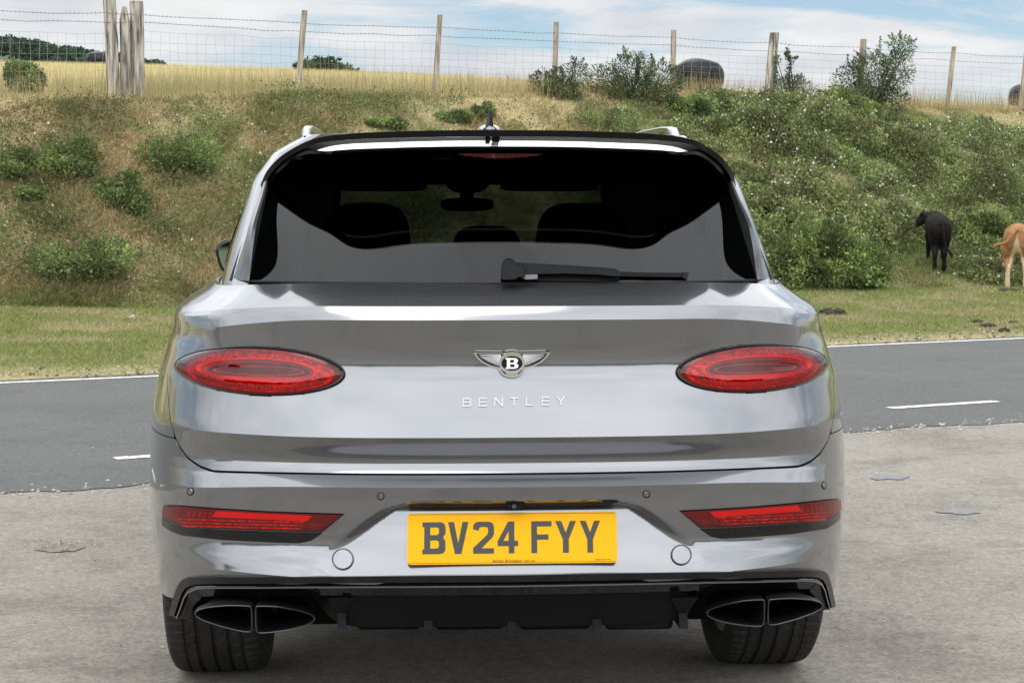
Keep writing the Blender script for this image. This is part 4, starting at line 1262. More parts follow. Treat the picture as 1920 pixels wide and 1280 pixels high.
# ---- bumper and rear wings: everything below the tailgate line
_bt = [(-1, 0)]
def vlow(a):
    """lower edge of the silver bumper skin, then sills and wheel arches"""
    x, y, nx, ny = base_at(a)
    z = float(_pv[27])
    lo = float(_pv[-1])
    z = z - (z - zat(1100, -.06)) * ss1(.25, .40, a)
    z = z - (z - zat(1108, -.0)) * ss1(.46, .80, a)
    z = z - (z - lo) * ss1(.86, .90, a)
    if a > .9:
        z = lo - (lo - .36) * ss1(.9, 1.15, a)
    if y > .4 and nx > .8:
        for yc in (1.04, 4.02):
            d = .405 ** 2 - (y - yc) ** 2
            if d > 0 and y < 4.6: z = max(z, .385 + math.sqrt(d))
    return z
sa = unique(dense(0, .25, .025) + dense(.25, .52, .0035) + dense(.52, .86, .02) + dense(.86, S_E - .06, .008) + dense(S_E - .06, S_E + .01, .0025) + dense(S_E + .01, 1.3, .015) + dense(1.3, 2.4, .012) + dense(2.4, 4.2, .06) + dense(4.2, 5.2, .012) + dense(5.2, S_END, .03))
colb = [-c for c in sa[::-1]] + sa[1:]
ks = sorted([q for q in rows_all] + [.36])
rows_b = []
for a, b in zip(ks[:-1], ks[1:]): rows_b += dense(a, b, .0040)
rows_b = unique(rows_b)
def vtop_b(a): return min(vb(a) - GAP / 2, V_TOP) if a < S_E else V_TOP
ZSP = .805
a_end = next(s for s in sa if base_at(s)[1] > .74)
cb1 = [s for s in sa if s <= a_end]; cb1 = [-c for c in cb1[::-1]] + cb1[1:]
rb1 = unique(rows_b + [ZSP - .0012]); rb2 = unique(rows_b + [ZSP + .0012])
body_panel('bumper', cb1, rb1, lambda q: min(vlow(q), ZSP - .0012), lambda q: min(vtop_b(q), ZSP - .0012), M_PAINT, None, .022)
a_w = next(s for s in sa if vtop_b(s) > ZSP + .004)
for sg in (-1, 1):
    cw = [s * sg for s in sa if s >= a_w - 1e-6]; cw = sorted(cw)
    body_panel('body_side', cw, rb2, lambda q: max(vlow(q), ZSP + .0012) if q <= a_end else vlow(q), lambda q: max(vtop_b(q), ZSP + .0012), M_PAINT, None, None)
# dark inner shell, seen only through the shut lines and the wheel arches
ci = unique(dense(0, 1.3, .05) + dense(1.3, S_END, .1)); ci = [-c for c in ci[::-1]] + ci[1:]
def lo_in(a): return max(vlow(a), .50)
body_panel('inner_panel', ci, unique(dense(.50, V_TOP, .03)), lo_in, lambda a: V_TOP - .012, M_VOID, lambda s, v: ls_min - .05 < abs(s) < ls_max + .05 and lv0 - .06 < v < lv1 + .06, None, extra=-.020)

# ---- patches laid on the body from picture outlines
def resample(pts, n):
    P = np.array(pts, float); l = np.concatenate([[0], np.cumsum(np.linalg.norm(np.diff(P, axis=0), axis=1))])
    t = np.linspace(0, l[-1], n); return np.stack([np.interp(t, l, P[:, 0]), np.interp(t, l, P[:, 1])], 1)
def px_patch(name, top, bot, off, mat, parent, nc=40, nr=5, thick=.006, mirror=True, sharp=35, dome=0.0):
    T, B = resample(top, nc), resample(bot, nc)
    G, N = [], []
    for i in range(nc):
        sv = None
        for j in range(nr):
            f = j / (nr - 1); q = T[i] * (1 - f) + B[i] * f
            s, v = solve(q[0], q[1])
            p = S(s, v); n = Sn(s, v)
            G.append(p + n * (off + dome * 4 * f * (1 - f))); N.append(n)
    objs = []
    for sg in ((-1, 1) if mirror else (0,)):
        vs = []
        for p in G: vs.append(Vector((abs(p.x) * sg if sg else p.x, p.y, p.z)))
        for p, n in zip(G, N):
            q = p - n * thick; vs.append(Vector((abs(q.x) * sg if sg else q.x, q.y, q.z)))
        m = nc * nr; fs = []
        for i in range(nc - 1):
            for j in range(nr - 1):
                a = i * nr + j; fs.append((a, a + 1, a + nr + 1, a + nr))
        rim = [i * nr for i in range(nc)] + [(nc - 1) * nr + j for j in range(1, nr)] + [i * nr + nr - 1 for i in range(nc - 2, -1, -1)] + [j for j in range(nr - 2, 0, -1)]
        for a, b in zip(rim, rim[1:] + rim[:1]): fs.append((a, b, b + m, a + m))
        pr = parent[0 if sg <= 0 else 1] if isinstance(parent, (list, tuple)) else parent
        objs.append(pd_obj(name, vs, fs, mat, pr, sharp=sharp))
    return objs
def px_ring(name, cx_, cy_, rx, ry, wpx, off, mat, parent, mirror=False, n=40, disc=None):
    outs = []
    def P(x, y, d):
        s, v = solve(x, y); return S(s, v) + Sn(s, v) * d
    A = [P(cx_ + math.cos(t) * (rx + wpx / 2), cy_ + math.sin(t) * (ry + wpx / 2), off) for t in np.linspace(0, 2 * math.pi, n, endpoint=False)]
    B = [P(cx_ + math.cos(t) * (rx - wpx / 2), cy_ + math.sin(t) * (ry - wpx / 2), off) for t in np.linspace(0, 2 * math.pi, n, endpoint=False)]
    for sg in ((1, -1) if mirror else (1,)):
        M = lambda p: Vector((p.x * sg, p.y, p.z))
        vs = [M(p) for p in A] + [M(p) for p in B]
        fs = [(i, (i + 1) % n, n + (i + 1) % n, n + i) for i in range(n)]
        o = pd_obj(name, vs, fs, mat, parent, weld=0)
        outs.append(o)
    return outs

# oval lamps ---------------------------------------------------------------
def oval_lamp(sg):
    def P(sv, d):
        s, v = sv; p = S(s, v) + Sn(s, v) * d
        return Vector((abs(p.x) * sg, p.y, p.z))
    def band(name, spec, mat, parent, closed=False, cap=False, sharp=30):
        """spec: list of (k, ky, depth, dc)"""
        vs = []; 
        for (k, ky, d, dc) in spec:
            for i in range(NL): vs.append(P(lamp_sv(k, i, dc, ky), d))
        fs = grid_faces(len(spec), NL, 0, True)
        if cap:
            c = len(vs); sv_ = (_lc[0] + spec[-1][3][0], _lc[1] + spec[-1][3][1]); vs.append(P(sv_, spec[-1][2]))
            b = (len(spec) - 1) * NL
            fs += [(b + i, b + (i + 1) % NL, c) for i in range(NL)]
        return pd_obj(name, vs, fs, mat, parent, sharp=sharp, weld=0)
    z0 = (0, 0)
    lamp = band('tail_lamp', [(.985, .985, -.05, z0), (.985, .985, -.001, z0), (1.0, 1.0, .003, z0), (.985, .965, .0085, z0), (.955, .925, .0075, z0), (.945, .90, .0, z0), (.94, .89, -.05, z0)], M_GLOSSB, car)
    # light housing (opaque details) under the lens
    dcx = (.004, 0.001)
    band('lamp_housing', [(.95, .91, .0, z0), (.90, .86, -.006, z0), (.865, .82, -.010, z0)], M_LEDGE, lamp)
    band('lamp_reflector', [(.865, .82, -.010, z0), (.80, .74, -.014, z0), (.72, .60, -.012, dcx), (.665, .50, -.008, dcx)], M_LFAC, lamp, sharp=10)
    band('light_guide', [(.665, .50, -.008, dcx), (.655, .485, -.001, dcx), (.635, .45, .0, dcx), (.62, .43, -.006, dcx)], M_LRING, lamp)
    band('lamp_core', [(.56, .31, -.014, dcx), (.52, .20, -.019, (dcx[0], .0012)), (.30, .10, -.020, (dcx[0], .0015))], M_LDARK, lamp, cap=True)
    band('core_ring', [(.49, .185, -.0165, (dcx[0], .0012)), (.48, .17, -.0155, (dcx[0], .0012)), (.465, .155, -.0165, (dcx[0], .0012))], M_LRING, lamp)
    band('lamp_inner', [(.62, .43, -.006, dcx), (.60, .38, -.011, dcx), (.56, .31, -.014, dcx)], M_LINN, lamp)
    bm = bmesh.new(); pr = None
    for i in range(2, 47):
        e_ = math.sin(math.pi * (i - 2) / 44)
        A_ = P(lamp_sv(.605, i, dcx, .40), -.0095); B_ = P(lamp_sv(.605 - .03 * e_, i, (dcx[0], .0), .40 - .17 * e_), -.0065)
        va, vb_ = bm.verts.new(A_), bm.verts.new(B_)
        if pr: bm.faces.new((pr[0], va, vb_, pr[1]))
        pr = (va, vb_)
    bm_obj('lower_reflector', bm, M_LMID, lamp, weld=0)
    band('lens', [(.955, .925, .0078, z0), (.93, .89, .012, z0), (.85, .80, .0165, z0), (.7, .64, .020, z0), (.5, .45, .0225, z0), (.25, .22, .0235, z0)], M_LENS, lamp, cap=True, sharp=60)
    # facets fan below the ring
    bm = bmesh.new()
    for i in range(0, NL):
        a = 2 * math.pi * i / NL
        if not (.04 * math.pi < a < .96 * math.pi): continue
        p = [P(lamp_sv(.69, i, dcx, .55), -.006), P(lamp_sv(.82, i, z0, .76), -.010), P(lamp_sv(.82, i + 1, z0, .76), -.010)]
        mid = P(lamp_sv(.75, i, z0, .64), .000)
        f = [bm.verts.new(q) for q in p] + [bm.verts.new(mid)]
        bm.faces.new((f[0], f[1], f[3])); bm.faces.new((f[3], f[1], f[2])); bm.faces.new((f[0], f[3], f[2]))
    bm_obj('lamp_prisms', bm, M_LMID, lamp, smooth=False, weld=0)
    return lamp
oval_lamp(-1); oval_lamp(1)

# bumper lamps ---------------------------------------------------------------
bl_top = [(307, 950), (311, 945), (335, 946), (400, 951), (500, 957), (580, 960), (647, 962)]
bl_bot = [(305, 966), (318, 978), (345, 986), (400, 990), (500, 994), (570, 996), (606, 996)]
bs_bot = [(304, 984), (318, 994), (340, 1003), (420, 1012), (500, 1016), (560, 1018), (584, 1013), (604, 999)]
strips = px_patch('bumper_strip', [(305, 967), (318, 979), (345, 987), (400, 991), (500, 995), (570, 997), (605, 997)], bs_bot, .0015, M_GLOSSB, car, 60, 5)
lamps = px_patch('bumper_lamp', bl_top, bl_bot, .0015, M_GLOSSB, car, 60, 5, .02)
px_patch('lamp_body', [(312, 950), (335, 949), (400, 954), (500, 960), (580, 963), (640, 965)], [(311, 965), (345, 983), (400, 987), (500, 991), (570, 993), (604, 993)], .0030, M_LEDGE2 if False else simple('lamp_deep_red', (.13, .006, .006), .3), lamps, 50, 3, .002)
px_patch('light_bar', [(408, 957), (500, 962), (586, 966)], [(399, 968), (490, 972), (577, 976)], .0050, simple('light_bar_red', (.80, .012, .010), .3), lamps, 30, 3, .003)
for k_, (ya, yb) in enumerate(((972, 974.5), (978, 980.5), (984, 986.5))):
    px_patch('reflector_bar', [(335 + k_ * 4, ya - 1), (450, ya + 2), (572 - k_ * 4, ya + 4.5)], [(335 + k_ * 4, yb - 1), (450, yb + 2), (571 - k_ * 4, yb + 4.5)], .0050, M_LFAC, lamps, 40, 2, .003)
px_patch('reversing_lamp', [(575, 978), (612, 981)], [(567, 988), (601, 989)], .0050, faceted('reverse_facets', (.10, .09, .09), (.42, .38, .37), 420, .3, .5), lamps, 10, 3, .003)
for k_ in range(5):
    px_patch('prism', [(355 + k_ * 10, 957 + k_ * .7), (361 + k_ * 10, 957.5 + k_ * .7)], [(352 + k_ * 10, 968 + k_ * .7), (358 + k_ * 10, 968.5 + k_ * .7)], .0048, simple('prism_red', (.30, .02, .02), .3), lamps, 3, 2, .003)
px_patch('lens', [(311, 948), (335, 947.5), (400, 952.5), (500, 958.5), (580, 961.5), (644, 963.5)], [(309, 966), (345, 985), (400, 989), (500, 993), (570, 995), (605, 995)], .0085, glass('bumper_lens', (.80, .10, .10), .01), lamps, 60, 5, .002, sharp=60)

# parking sensors, towing covers ------------------------------------------------
M_LINEB = simple('shut_line', (.01, .01, .01), .8)
M_PAINT2 = M_PAINT
for (x, y, rx, ry) in ((357, 921, 5.5, 7), (714, 930, 6.5, 6.5), (1212, 926, 6.5, 6.5), (1545, 910, 3.5, 6.5)):
    c = px_ring('sensor_gap', x, y, rx, ry, 1.6, .0012, M_LINEB, None, n=24)[0]
    n = 24; vs = []
    for rr, dd in ((.8, .0005), (.7, .0022), (.0, .0028)):
        for t in np.linspace(0, 2 * math.pi, n, endpoint=False):
            s, v = solve(x + math.cos(t) * rx * rr, y + math.sin(t) * ry * rr); vs.append(S(s, v) + Sn(s, v) * dd)
    o = pd_obj('parking_sensor', vs, grid_faces(3, n, 0, True), M_PAINT2, car)
    c.parent = o
for (x, y, r) in ((643, 1048, 20), (1277, 1040, 19)):
    c = px_ring('cover_gap', x, y, r, r, 1.4, .0012, M_LINEB, None, n=48)[0]
    n = 48; vs = []
    for rr, dd in ((.94, .0006), (.88, .0030), (.0, .0034)):
        for t in np.linspace(0, 2 * math.pi, n, endpoint=False):
            s, v = solve(x + math.cos(t) * r * rr, y + math.sin(t) * r * rr); vs.append(S(s, v) + Sn(s, v) * dd)
    o = pd_obj('towing_cover', vs, grid_faces(3, n, 0, True), M_PAINT2, car)
    c.parent = o

# ---- glyph outlines ------------------------------------------------------------
def glyph_obj(name, loops, mat, parent, origin, ux, uz, depth=.002, bevel=0.0, push=0.0):
    """loops in glyph units; origin/ux/uz in car space; extruded by depth along the outward normal"""
    cu = bpy.data.curves.new(name, 'CURVE'); cu.dimensions = '2D'; cu.fill_mode = 'BOTH'
    L0 = ux.length
    for lp in loops:
        sp = cu.splines.new('POLY'); sp.points.add(len(lp) - 1); sp.use_cyclic_u = True
        for i, p in enumerate(lp): sp.points[i].co = (p[0] * L0, p[1] * uz.length, 0, 1)
    cu.extrude = depth / 2; cu.bevel_depth = bevel
    ob = bpy.data.objects.new(name, cu); COL.objects.link(ob)
    me = bpy.data.meshes.new_from_object(ob.evaluated_get(bpy.context.evaluated_depsgraph_get()))
    bpy.data.objects.remove(ob); bpy.data.curves.remove(cu)
    a = ux.normalized(); b = uz.normalized(); n = a.cross(b)
    M = Matrix(((a.x, b.x, n.x, origin.x), (a.y, b.y, n.y, origin.y), (a.z, b.z, n.z, origin.z), (0, 0, 0, 1)))
    me.transform(Matrix.Translation(n * (depth / 2 + push)) @ M)
    me.materials.clear(); o = link_mesh(name, me, mat, parent, False)
    return o
def arc(cx_, cy_, rx, ry, a0, a1, n=10):
    return [(cx_ + rx * math.cos(R(a0 + (a1 - a0) * i / n)), cy_ + ry * math.sin(R(a0 + (a1 - a0) * i / n))) for i in range(n + 1)]
PG = {
    'B': [[(0, 0)] + [(38, 0)] + arc(38, 12, 12, 12, -90, 0, 5)[1:] + [(50, 32)] + [(45, 41)] + [(50, 50)] + arc(38, 67, 12, 12, 0, 90, 5)[0:] + [(0, 79), (0, 67), (4, 67), (4, 12), (0, 12)],
          [(17, 14), (31, 14)] + arc(31, 19, 5, 5, -90, 0, 3)[1:] + [(36, 30), (32, 34), (17, 34)], [(17, 47), (32, 47), (36, 51), (36, 61)] + arc(32, 61, 4, 5, 0, 90, 3)[1:] + [(17, 66)]],
    'V': [[(0, 79), (14.5, 79), (25, 26), (35.5, 79), (50, 79), (33, 0), (17, 0)]],
    '2': [[(0, 0), (50, 0), (50, 13), (20, 13), (46, 40)] + [(50, 48), (50, 66)] + arc(37, 66, 13, 13, 0, 90, 5)[1:] + [(13, 79)] + arc(13, 66, 13, 13, 90, 180, 5)[1:] + [(0, 60), (13, 57), (15, 64), (18, 66), (33, 66), (36, 62), (36, 52), (33, 46), (0, 14)]],
    '4': [[(27, 0), (41, 0), (41, 18), (50, 18), (50, 31), (41, 31), (41, 79), (26, 79), (0, 31), (0, 18), (27, 18)], [(27, 31), (27, 56), (14, 31)]],
    'F': [[(0, 0), (14, 0), (14, 33), (42, 33), (42, 46), (14, 46), (14, 66), (50, 66), (50, 79), (0, 79)]],
    'Y': [[(18, 0), (32, 0), (32, 33), (50, 79), (35.5, 79), (25, 50), (14.5, 79), (0, 79), (18, 33)]],
}
# number plate
pl_tl, pl_tr, pl_bl, pl_br = LP(764, 963, -.022), LP(1156, 958, -.022), LP(764, 1059, -.060), LP(1157, 1054, -.060)
pc_ = (pl_tl + pl_tr + pl_bl + pl_br) / 4
W2 = ((pl_tr - pl_tl).length + (pl_br - pl_bl).length) / 4; ux = Vector((1, 0, 0))
uz = ((pl_tl + pl_tr) - (pl_bl + pl_br)) / 2; H2 = uz.length / 2; uz.normalize()
nn_ = ux.cross(uz)
def rrect(w, h, r, n=6):
    return arc(w - r, -h + r, r, r, -90, 0, n) + arc(w - r, h - r, r, r, 0, 90, n) + arc(-w + r, h - r, r, r, 90, 180, n) + arc(-w + r, -h + r, r, r, 180, 270, n)
plate = glyph_obj('number_plate', [rrect(W2, H2, .010)], M_YELLOW, car, pc_, ux, uz, .004)
bm_ = None
us = W2 * 2 / 520.0; hs = H2 * 2 / 129.0
xs_ = {}
lay = [('B', 792, 835), ('V', 840, 878), ('2', 887, 926), ('4', 933, 971), ('F', 996, 1034), ('Y', 1041, 1080), ('Y', 1087, 1125)]
for ch, a, b in lay:
    xa = LP(a, 1005, -.04).x; xb = LP(b, 1005, -.04).x
    zc0 = LP(960, 1037, -.051); zc1 = LP(960, 977.5, -.028)
    hgt = (zc1 - zc0).length
    org = pc_ + ux * (xa - pc_.x) + uz * ((zc0 - pc_).dot(uz)) + nn_ * .004
    glyph_obj('character', PG[ch], M_INK, plate, org, ux * ((xb - xa) / 50), uz * (hgt / 79), .0008, push=.0002)
def text_obj(txt, size, mat, parent, org, ux_, uz_, depth=.0004, name='small_print'):
    cu = bpy.data.curves.new(name, 'FONT'); cu.body = txt; cu.size = size; cu.extrude = depth; cu.align_x = 'LEFT'; cu.resolution_u = 2
    ob = bpy.data.objects.new(name, cu); COL.objects.link(ob)
    me = bpy.data.meshes.new_from_object(ob.evaluated_get(bpy.context.evaluated_depsgraph_get()))
    bpy.data.objects.remove(ob)
    a, b = ux_.normalized(), uz_.normalized(); n = a.cross(b)
    me.transform(Matrix(((a.x, b.x, n.x, org.x), (a.y, b.y, n.y, org.y), (a.z, b.z, n.z, org.z), (0, 0, 0, 1))))
    me.materials.clear(); return link_mesh(name, me, mat, parent, False)
def plp(px, py):
    q = LP(px, py, -.058); return pc_ + ux * (q.x - pc_.x) + uz * ((q - pc_).dot(uz)) + nn_ * .0046
text_obj('Bentley Birmingham', .0092, M_SMALLINK, plate, plp(924, 1053), ux, uz)
text_obj('BSAU 145E', .0055, M_SMALLINK, plate, plp(984, 1053), ux, uz)
text_obj('Hampshire BS AU 145e', .0042, M_SMALLINK, plate, plp(1115, 1051.5), ux, uz)
bm = bmesh.new()
for (a, b) in (((-W2 + .004, -H2 + .0035), (W2 - .004, -H2 + .0035)), ((-W2 + .004, H2 - .0035), (W2 - .004, H2 - .0035))):
    A = pc_ + ux * a[0] + uz * a[1] + nn_ * .0044; B = pc_ + ux * b[0] + uz * b[1] + nn_ * .0044
    add_tube(bm, [A, B], .0005, 4)
bm_obj('border_line', bm, M_SMALLINK, plate)

# lettering on the tailgate
def st(x0, y0, x1, y1, w=3.2):
    dx, dy = x1 - x0, y1 - y0; l = math.hypot(dx, dy); nx, ny = -dy / l * w / 2, dx / l * w / 2
    return [(x0 + nx, y0 + ny), (x0 - nx, y0 - ny), (x1 - nx, y1 - ny), (x1 + nx, y1 + ny)]
t_ = 2.6
M_LETT = simple('letter_metal', (.40, .405, .42), .3, 1.0)
BG = {
    'B': [[(0, 0), (19, 0), (24, 3), (24, 8), (21, 10.6), (23, 13), (23, 17), (19, 20), (0, 20)], [(t_, t_), (18, t_), (20.8, 5), (20.8, 7), (18, 9), (t_, 9)], [(t_, 12), (17.5, 12), (19.8, 13.5), (19.8, 15.5), (17.5, 17), (t_, 17)]],
    'E': [[(0, 0), (22, 0), (22, t_), (t_, t_), (t_, 8.6), (20, 8.6), (20, 11.4), (t_, 11.4), (t_, 17), (22, 17), (22, 20), (0, 20)]],
    'N': [[(0, 0), (t_, 0), (t_, 15.5), (19.5, 0), (23, 0), (23, 20), (20, 20), (20, 4.3), (3.8, 20), (0, 20)]],
    'T': [[(9.5, 0), (12.7, 0), (12.7, 17), (22, 17), (22, 20), (0, 20), (0, 17), (9.5, 17)]],
    'L': [[(0, 0), (21, 0), (21, t_), (t_, t_), (t_, 20), (0, 20)]],
    'Y': [[(10, 0), (13.2, 0), (13.2, 8.2), (24, 20), (19.8, 20), (11.6, 11), (3.6, 20), (-.6, 20), (10, 8.2)]],
}
lett = empty('lettering', (0, 0, 0)); lett.parent = car
for ch, a, b, yb in (('B', 867.5, 884, 763), ('E', 897.5, 913, 762.5), ('N', 926.5, 943, 762), ('T', 956, 971.5, 761.5), ('L', 986, 1000.5, 761), ('E', 1015.5, 1030, 760.5), ('Y', 1043, 1059.5, 760)):
    s, v = solve(a, yb); p0 = S(s, v); s1, v1 = solve(b, yb); p1 = S(s1, v1); s2, v2 = solve(a, yb - 16.5); p2 = S(s2, v2)
    w0 = {'B': 24, 'E': 22, 'N': 23, 'T': 22, 'L': 21, 'Y': 24}[ch]
    n = (p1 - p0).cross(p2 - p0).normalized()
    glyph_obj('letter', BG[ch], M_LETT, lett, p0 + n * .0006, (p1 - p0) / w0, (p2 - p0) / 20, .0028)

# winged badge
def badge_pt(px, py): s, v = solve(px, py); return S(s, v)
bt_ = badge_pt(959.5, 660); bb_ = badge_pt(959.5, 706); buz = (bt_ - bb_) / 46; b0 = bb_ + buz * 25; bx1 = badge_pt(1000, 681)
bux = Vector((bx1.x - b0.x, 0, 0)) / 40.5; bn = bux.cross(buz).normalized(); b0 = b0 + bn * .0035
badge = empty('badge', (0, 0, 0)); badge.parent = car
def bpoly(pts): return [(x - 959.5, 681 - y) for x, y in pts]
def mirror_b(pts): return [(2 * 959.5 - x, y) for x, y in pts]
wing = [(888.5, 660), (948, 661.5), (948, 689), (934, 689.5), (920, 686.5), (905, 678), (896, 670), (889.5, 663)]
M_FEATH = simple('badge_silver', (.85, .86, .88), .45, .8)
M_BDARK = simple('badge_dark', (.03, .03, .032), .25, .6)
for mm in (False, True):
    F = (lambda q: bpoly(mirror_b(q))) if mm else bpoly
    w_ = glyph_obj('wing', [F(wing)], M_BDARK, badge, b0 + bn * .001, bux, buz, .003)
    edge = [[(888.5, 659.6), (948, 661), (948, 663), (893, 662), (899, 670.5), (907, 677.5), (921, 684.8), (936, 687.8), (946, 688), (946, 690), (934, 690), (919.5, 687), (904, 678.8), (895, 670.6), (888.5, 662)]]
    glyph_obj('wing_edge', [F(e) for e in edge], M_CHROME, badge, b0 + bn * .001, bux, buz, .0044)
    root_ = (944, 670)
    for k in range(11):
        f = k / 10
        ex, ey = 899 + 37 * f ** 1.25, 664.6 + 21.2 * f ** .8
        sx, sy = 941 - 2 * (1 - f), 664.8 + 17 * f
        dx, dy = ex - sx, ey - sy; l = math.hypot(dx, dy); nx, ny = -dy / l, dx / l
        w1, w2 = .62, .40
        q = [(sx + nx * w1, sy + ny * w1), (sx - nx * w1, sy - ny * w1), (ex - nx * w2, ey - ny * w2), (ex + nx * w2, ey + ny * w2)]
        glyph_obj('feather', [F(q)], M_FEATH, badge, b0 + bn * .001, bux, buz, .0048)
ring_o = arc(959.5, 681, 22, 19.5, 0, 360, 48)[:-1]; ring_i = arc(959.5, 681, 19.5, 14.5, 0, 360, 48)[:-1]
glyph_obj('badge_ring', [bpoly(arc(959.5, 679.5, 23.5, 21, 0, 360, 48)[:-1]), bpoly(arc(959.5, 680.5, 19.8, 13.8, 0, 360, 48)[:-1])], M_CHROME, badge, b0 + bn * .001, bux, buz, .0062)
glyph_obj('badge_disc', [bpoly(arc(959.5, 680.5, 19.5, 13.5, 0, 360, 48)[:-1])], M_GLOSSB, badge, b0 + bn * .001, bux, buz, .0056)
glyph_obj('tail_ring', [bpoly([(934, 688), (938, 688)] + arc(959.5, 687, 21, 17, 172, 8, 16) + [(981, 688), (985, 688)] + arc(959.5, 687, 26, 20.5, 5, 175, 20))], M_CHROME, badge, b0 + bn * .001, bux, buz, .0042)
glyph_obj('tail_gap', [bpoly([(938.5, 688)] + arc(959.5, 686.8, 20.8, 16, 172, 8, 16) + [(980.5, 688)] + arc(959.5, 684, 20.5, 15, 10, 170, 16))], M_BDARK, badge, b0 + bn * .001, bux, buz, .0036)
for k in range(6):
    x = 950 + k * 3.8
    glyph_obj('tail_feather', [bpoly([(x - 1.4, 698), (x + 1.4, 698), (x + 1.6 , 705 - abs(k - 2.5) * .7), (x - 1.6, 705 - abs(k - 2.5) * .7)])], M_CHROME, badge, b0 + bn * .001, bux, buz, .0054)
Bo = [(947.5, 690.6), (947.5, 688.4), (950, 687.6), (950, 673.4), (947.5, 672.8), (947.5, 670.4), (963, 670.4)] + [(968.5, 671.6), (970.8, 674.5), (970, 678), (967.2, 680.2), (970.5, 682.6), (971.6, 686), (969.4, 689.2), (964, 690.6)]
glyph_obj('badge_letter', [bpoly(Bo), bpoly([(956, 674), (960.5, 673.6), (963.6, 674.8), (963.6, 678), (960.5, 679.2), (956, 679)]), bpoly([(956, 682.2), (961, 682), (964.4, 683.4), (964.4, 686.4), (961, 687.6), (956, 687.2)])], M_CHROME if False else simple('badge_white', (.85, .85, .86), .25), badge, b0 + bn * .001, bux, buz, .0068)

# reversing camera above the plate
bm = bmesh.new()
c = LP(966, 947, -.035)
vv = add_box(bm, c, (.046, .035, .018))
bmesh.ops.bevel(bm, geom=[e for e in bm.edges], offset=.003, segments=2, affect='EDGES')
cm = bm_obj('reversing_camera', bm, M_MATTB, car)
bm = bmesh.new(); add_tube(bm, [LP(964, 949, -.053), LP(964, 949, -.058)], .0055, 16); bm_obj('camera_lens', bm, M_GLOSSB, cm)
bm = bmesh.new(); vv = add_box(bm, LP(1144, 939, -.04), (.035, .02, .006)); bm_obj('plate_light', bm, M_MATTB, car)

# ---- lower black trim and valance ----------------------------------------------
def ribbon(name, outer, inner, mat, thick=.02, y_in=0.0, parent=car):
    """outer / inner: lists of car-space points (same length)"""
    vs = []; n = len(outer)
    for a, b in zip(outer, inner):
        vs += [a, b, b + Vector((0, thick, 0)), a + Vector((0, thick, 0))]
    fs = []
    for i in range(n - 1):
        for k in range(4): fs.append((4 * i + k, 4 * i + (k + 1) % 4, 4 * (i + 1) + (k + 1) % 4, 4 * (i + 1) + k))
    fs.append((0, 1, 2, 3)); fs.append(tuple(4 * (n - 1) + k for k in (3, 2, 1, 0)))
    return pd_obj(name, vs, fs, mat, parent, sharp=30)
_ycp = [S(s, zat(1085, -.07)) for s in np.linspace(0, 1.5, 90)]
_yc = ([p.x for p in _ycp], [p.y for p in _ycp])
# trim path as a half outline: (x px on left, y px, depth)
def ycurve(x): # plan of the bumper's lower edge at half-width x
    return float(np.interp(abs(x), _yc[0], _yc[1])) - .008
def lowpt(px, py, dy=0.0):
    y = 0
    for _ in range(6):
        p = LP(px, py, y + dy); y = ycurve(p.x)
    return p
tr = [(960, 1078, 1098), (800, 1079, 1099), (600, 1081, 1100), (480, 1082, 1101), (400, 1082, 1101)]
ends = [((370, 1083), (372, 1102)), ((352, 1084), (362, 1105)), ((341, 1088), (352, 1110)), ((334, 1097), (345, 1120)), ((326, 1118), (338, 1140)), ((321, 1136), (334, 1150)), ((317, 1152), (331, 1158))]
def trim(name, shift, o0, o1, mat, thick, dyo=0.0, step=None):
    O, I = [], []
    for x, a, b in tr:
        q = lowpt(x, a + (b - a) * o0); w = lowpt(x, a + (b - a) * o1); O.append(q); I.append(w)
    for (a, b) in ends:
        A, B = lowpt(*a), lowpt(*b); O.append(A.lerp(B, o0)); I.append(A.lerp(B, o1))
    O = [p + Vector((0, dyo, 0)) for p in O]; I = [p + Vector((0, dyo + (step or 0), 0)) for p in I]
    # centre point lies on the axis only approximately: drop it from the mirrored half
    O[0].x = 0; I[0].x = 0
    mir = lambda L_: L_[::-1] + [Vector((-p.x, p.y, p.z)) for p in L_[1:]]
    return ribbon(name, mir(O), mir(I), mat, thick)
trim('bumper_trim', 0, -.05, .62, M_GLOSSB, .05, -.004, .003)
trim('trim_step', 0, .60, 1.02, M_GLOSSB, .05, .010, -.012)
trim('trim_bead', 0, .94, 1.05, M_TRIMG, .01, -.006, 0)
trim('trim_lower', 0, 1.02, 2.1, M_GLOSSB, .02, .004, .03)
# valance: one lofted skin across the car, with wells for the tail pipes
def valance():
    vs, fs = [], []
    xs = np.linspace(-.86, .86, 87)
    nr = 12
    for x in xs:
        ax = abs(x)
        well = ss1(.44, .52, ax) * (1 - ss1(.83, .86, ax))
        y0 = ycurve(x) + .02
        zt = zat(1096, -.06); zb = float(np.interp(ax, [0, .40, .44, .52, .86], [zat(1176, 0), zat(1176, 0), zat(1168, 0), zat(1150, 0), zat(1148, .1)]))
        for k in range(nr):
            f = k / (nr - 1)
            z = zt + (zb - zt) * f
            y = y0 + .02 + .055 * f + .19 * well * math.sin(min(f * 2.2, 1) * math.pi / 2)
            vs.append((x, y, z))
    for i in range(len(xs) - 1):
        for k in range(nr - 1):
            a = i * nr + k; fs.append((a, a + 1, a + nr + 1, a + nr))
    return pd_obj('valance', vs, fs, M_MATTB, car, sharp=50)
val = valance()
# underside sheet, closing the car from below
bm = bmesh.new(); add_box(bm, (0, 2.6, .36), (1.30, 4.7, .10)); add_box(bm, (0, .62, .42), (.95, .75, .16)); bm_obj('underbody', bm, M_VOID, car)
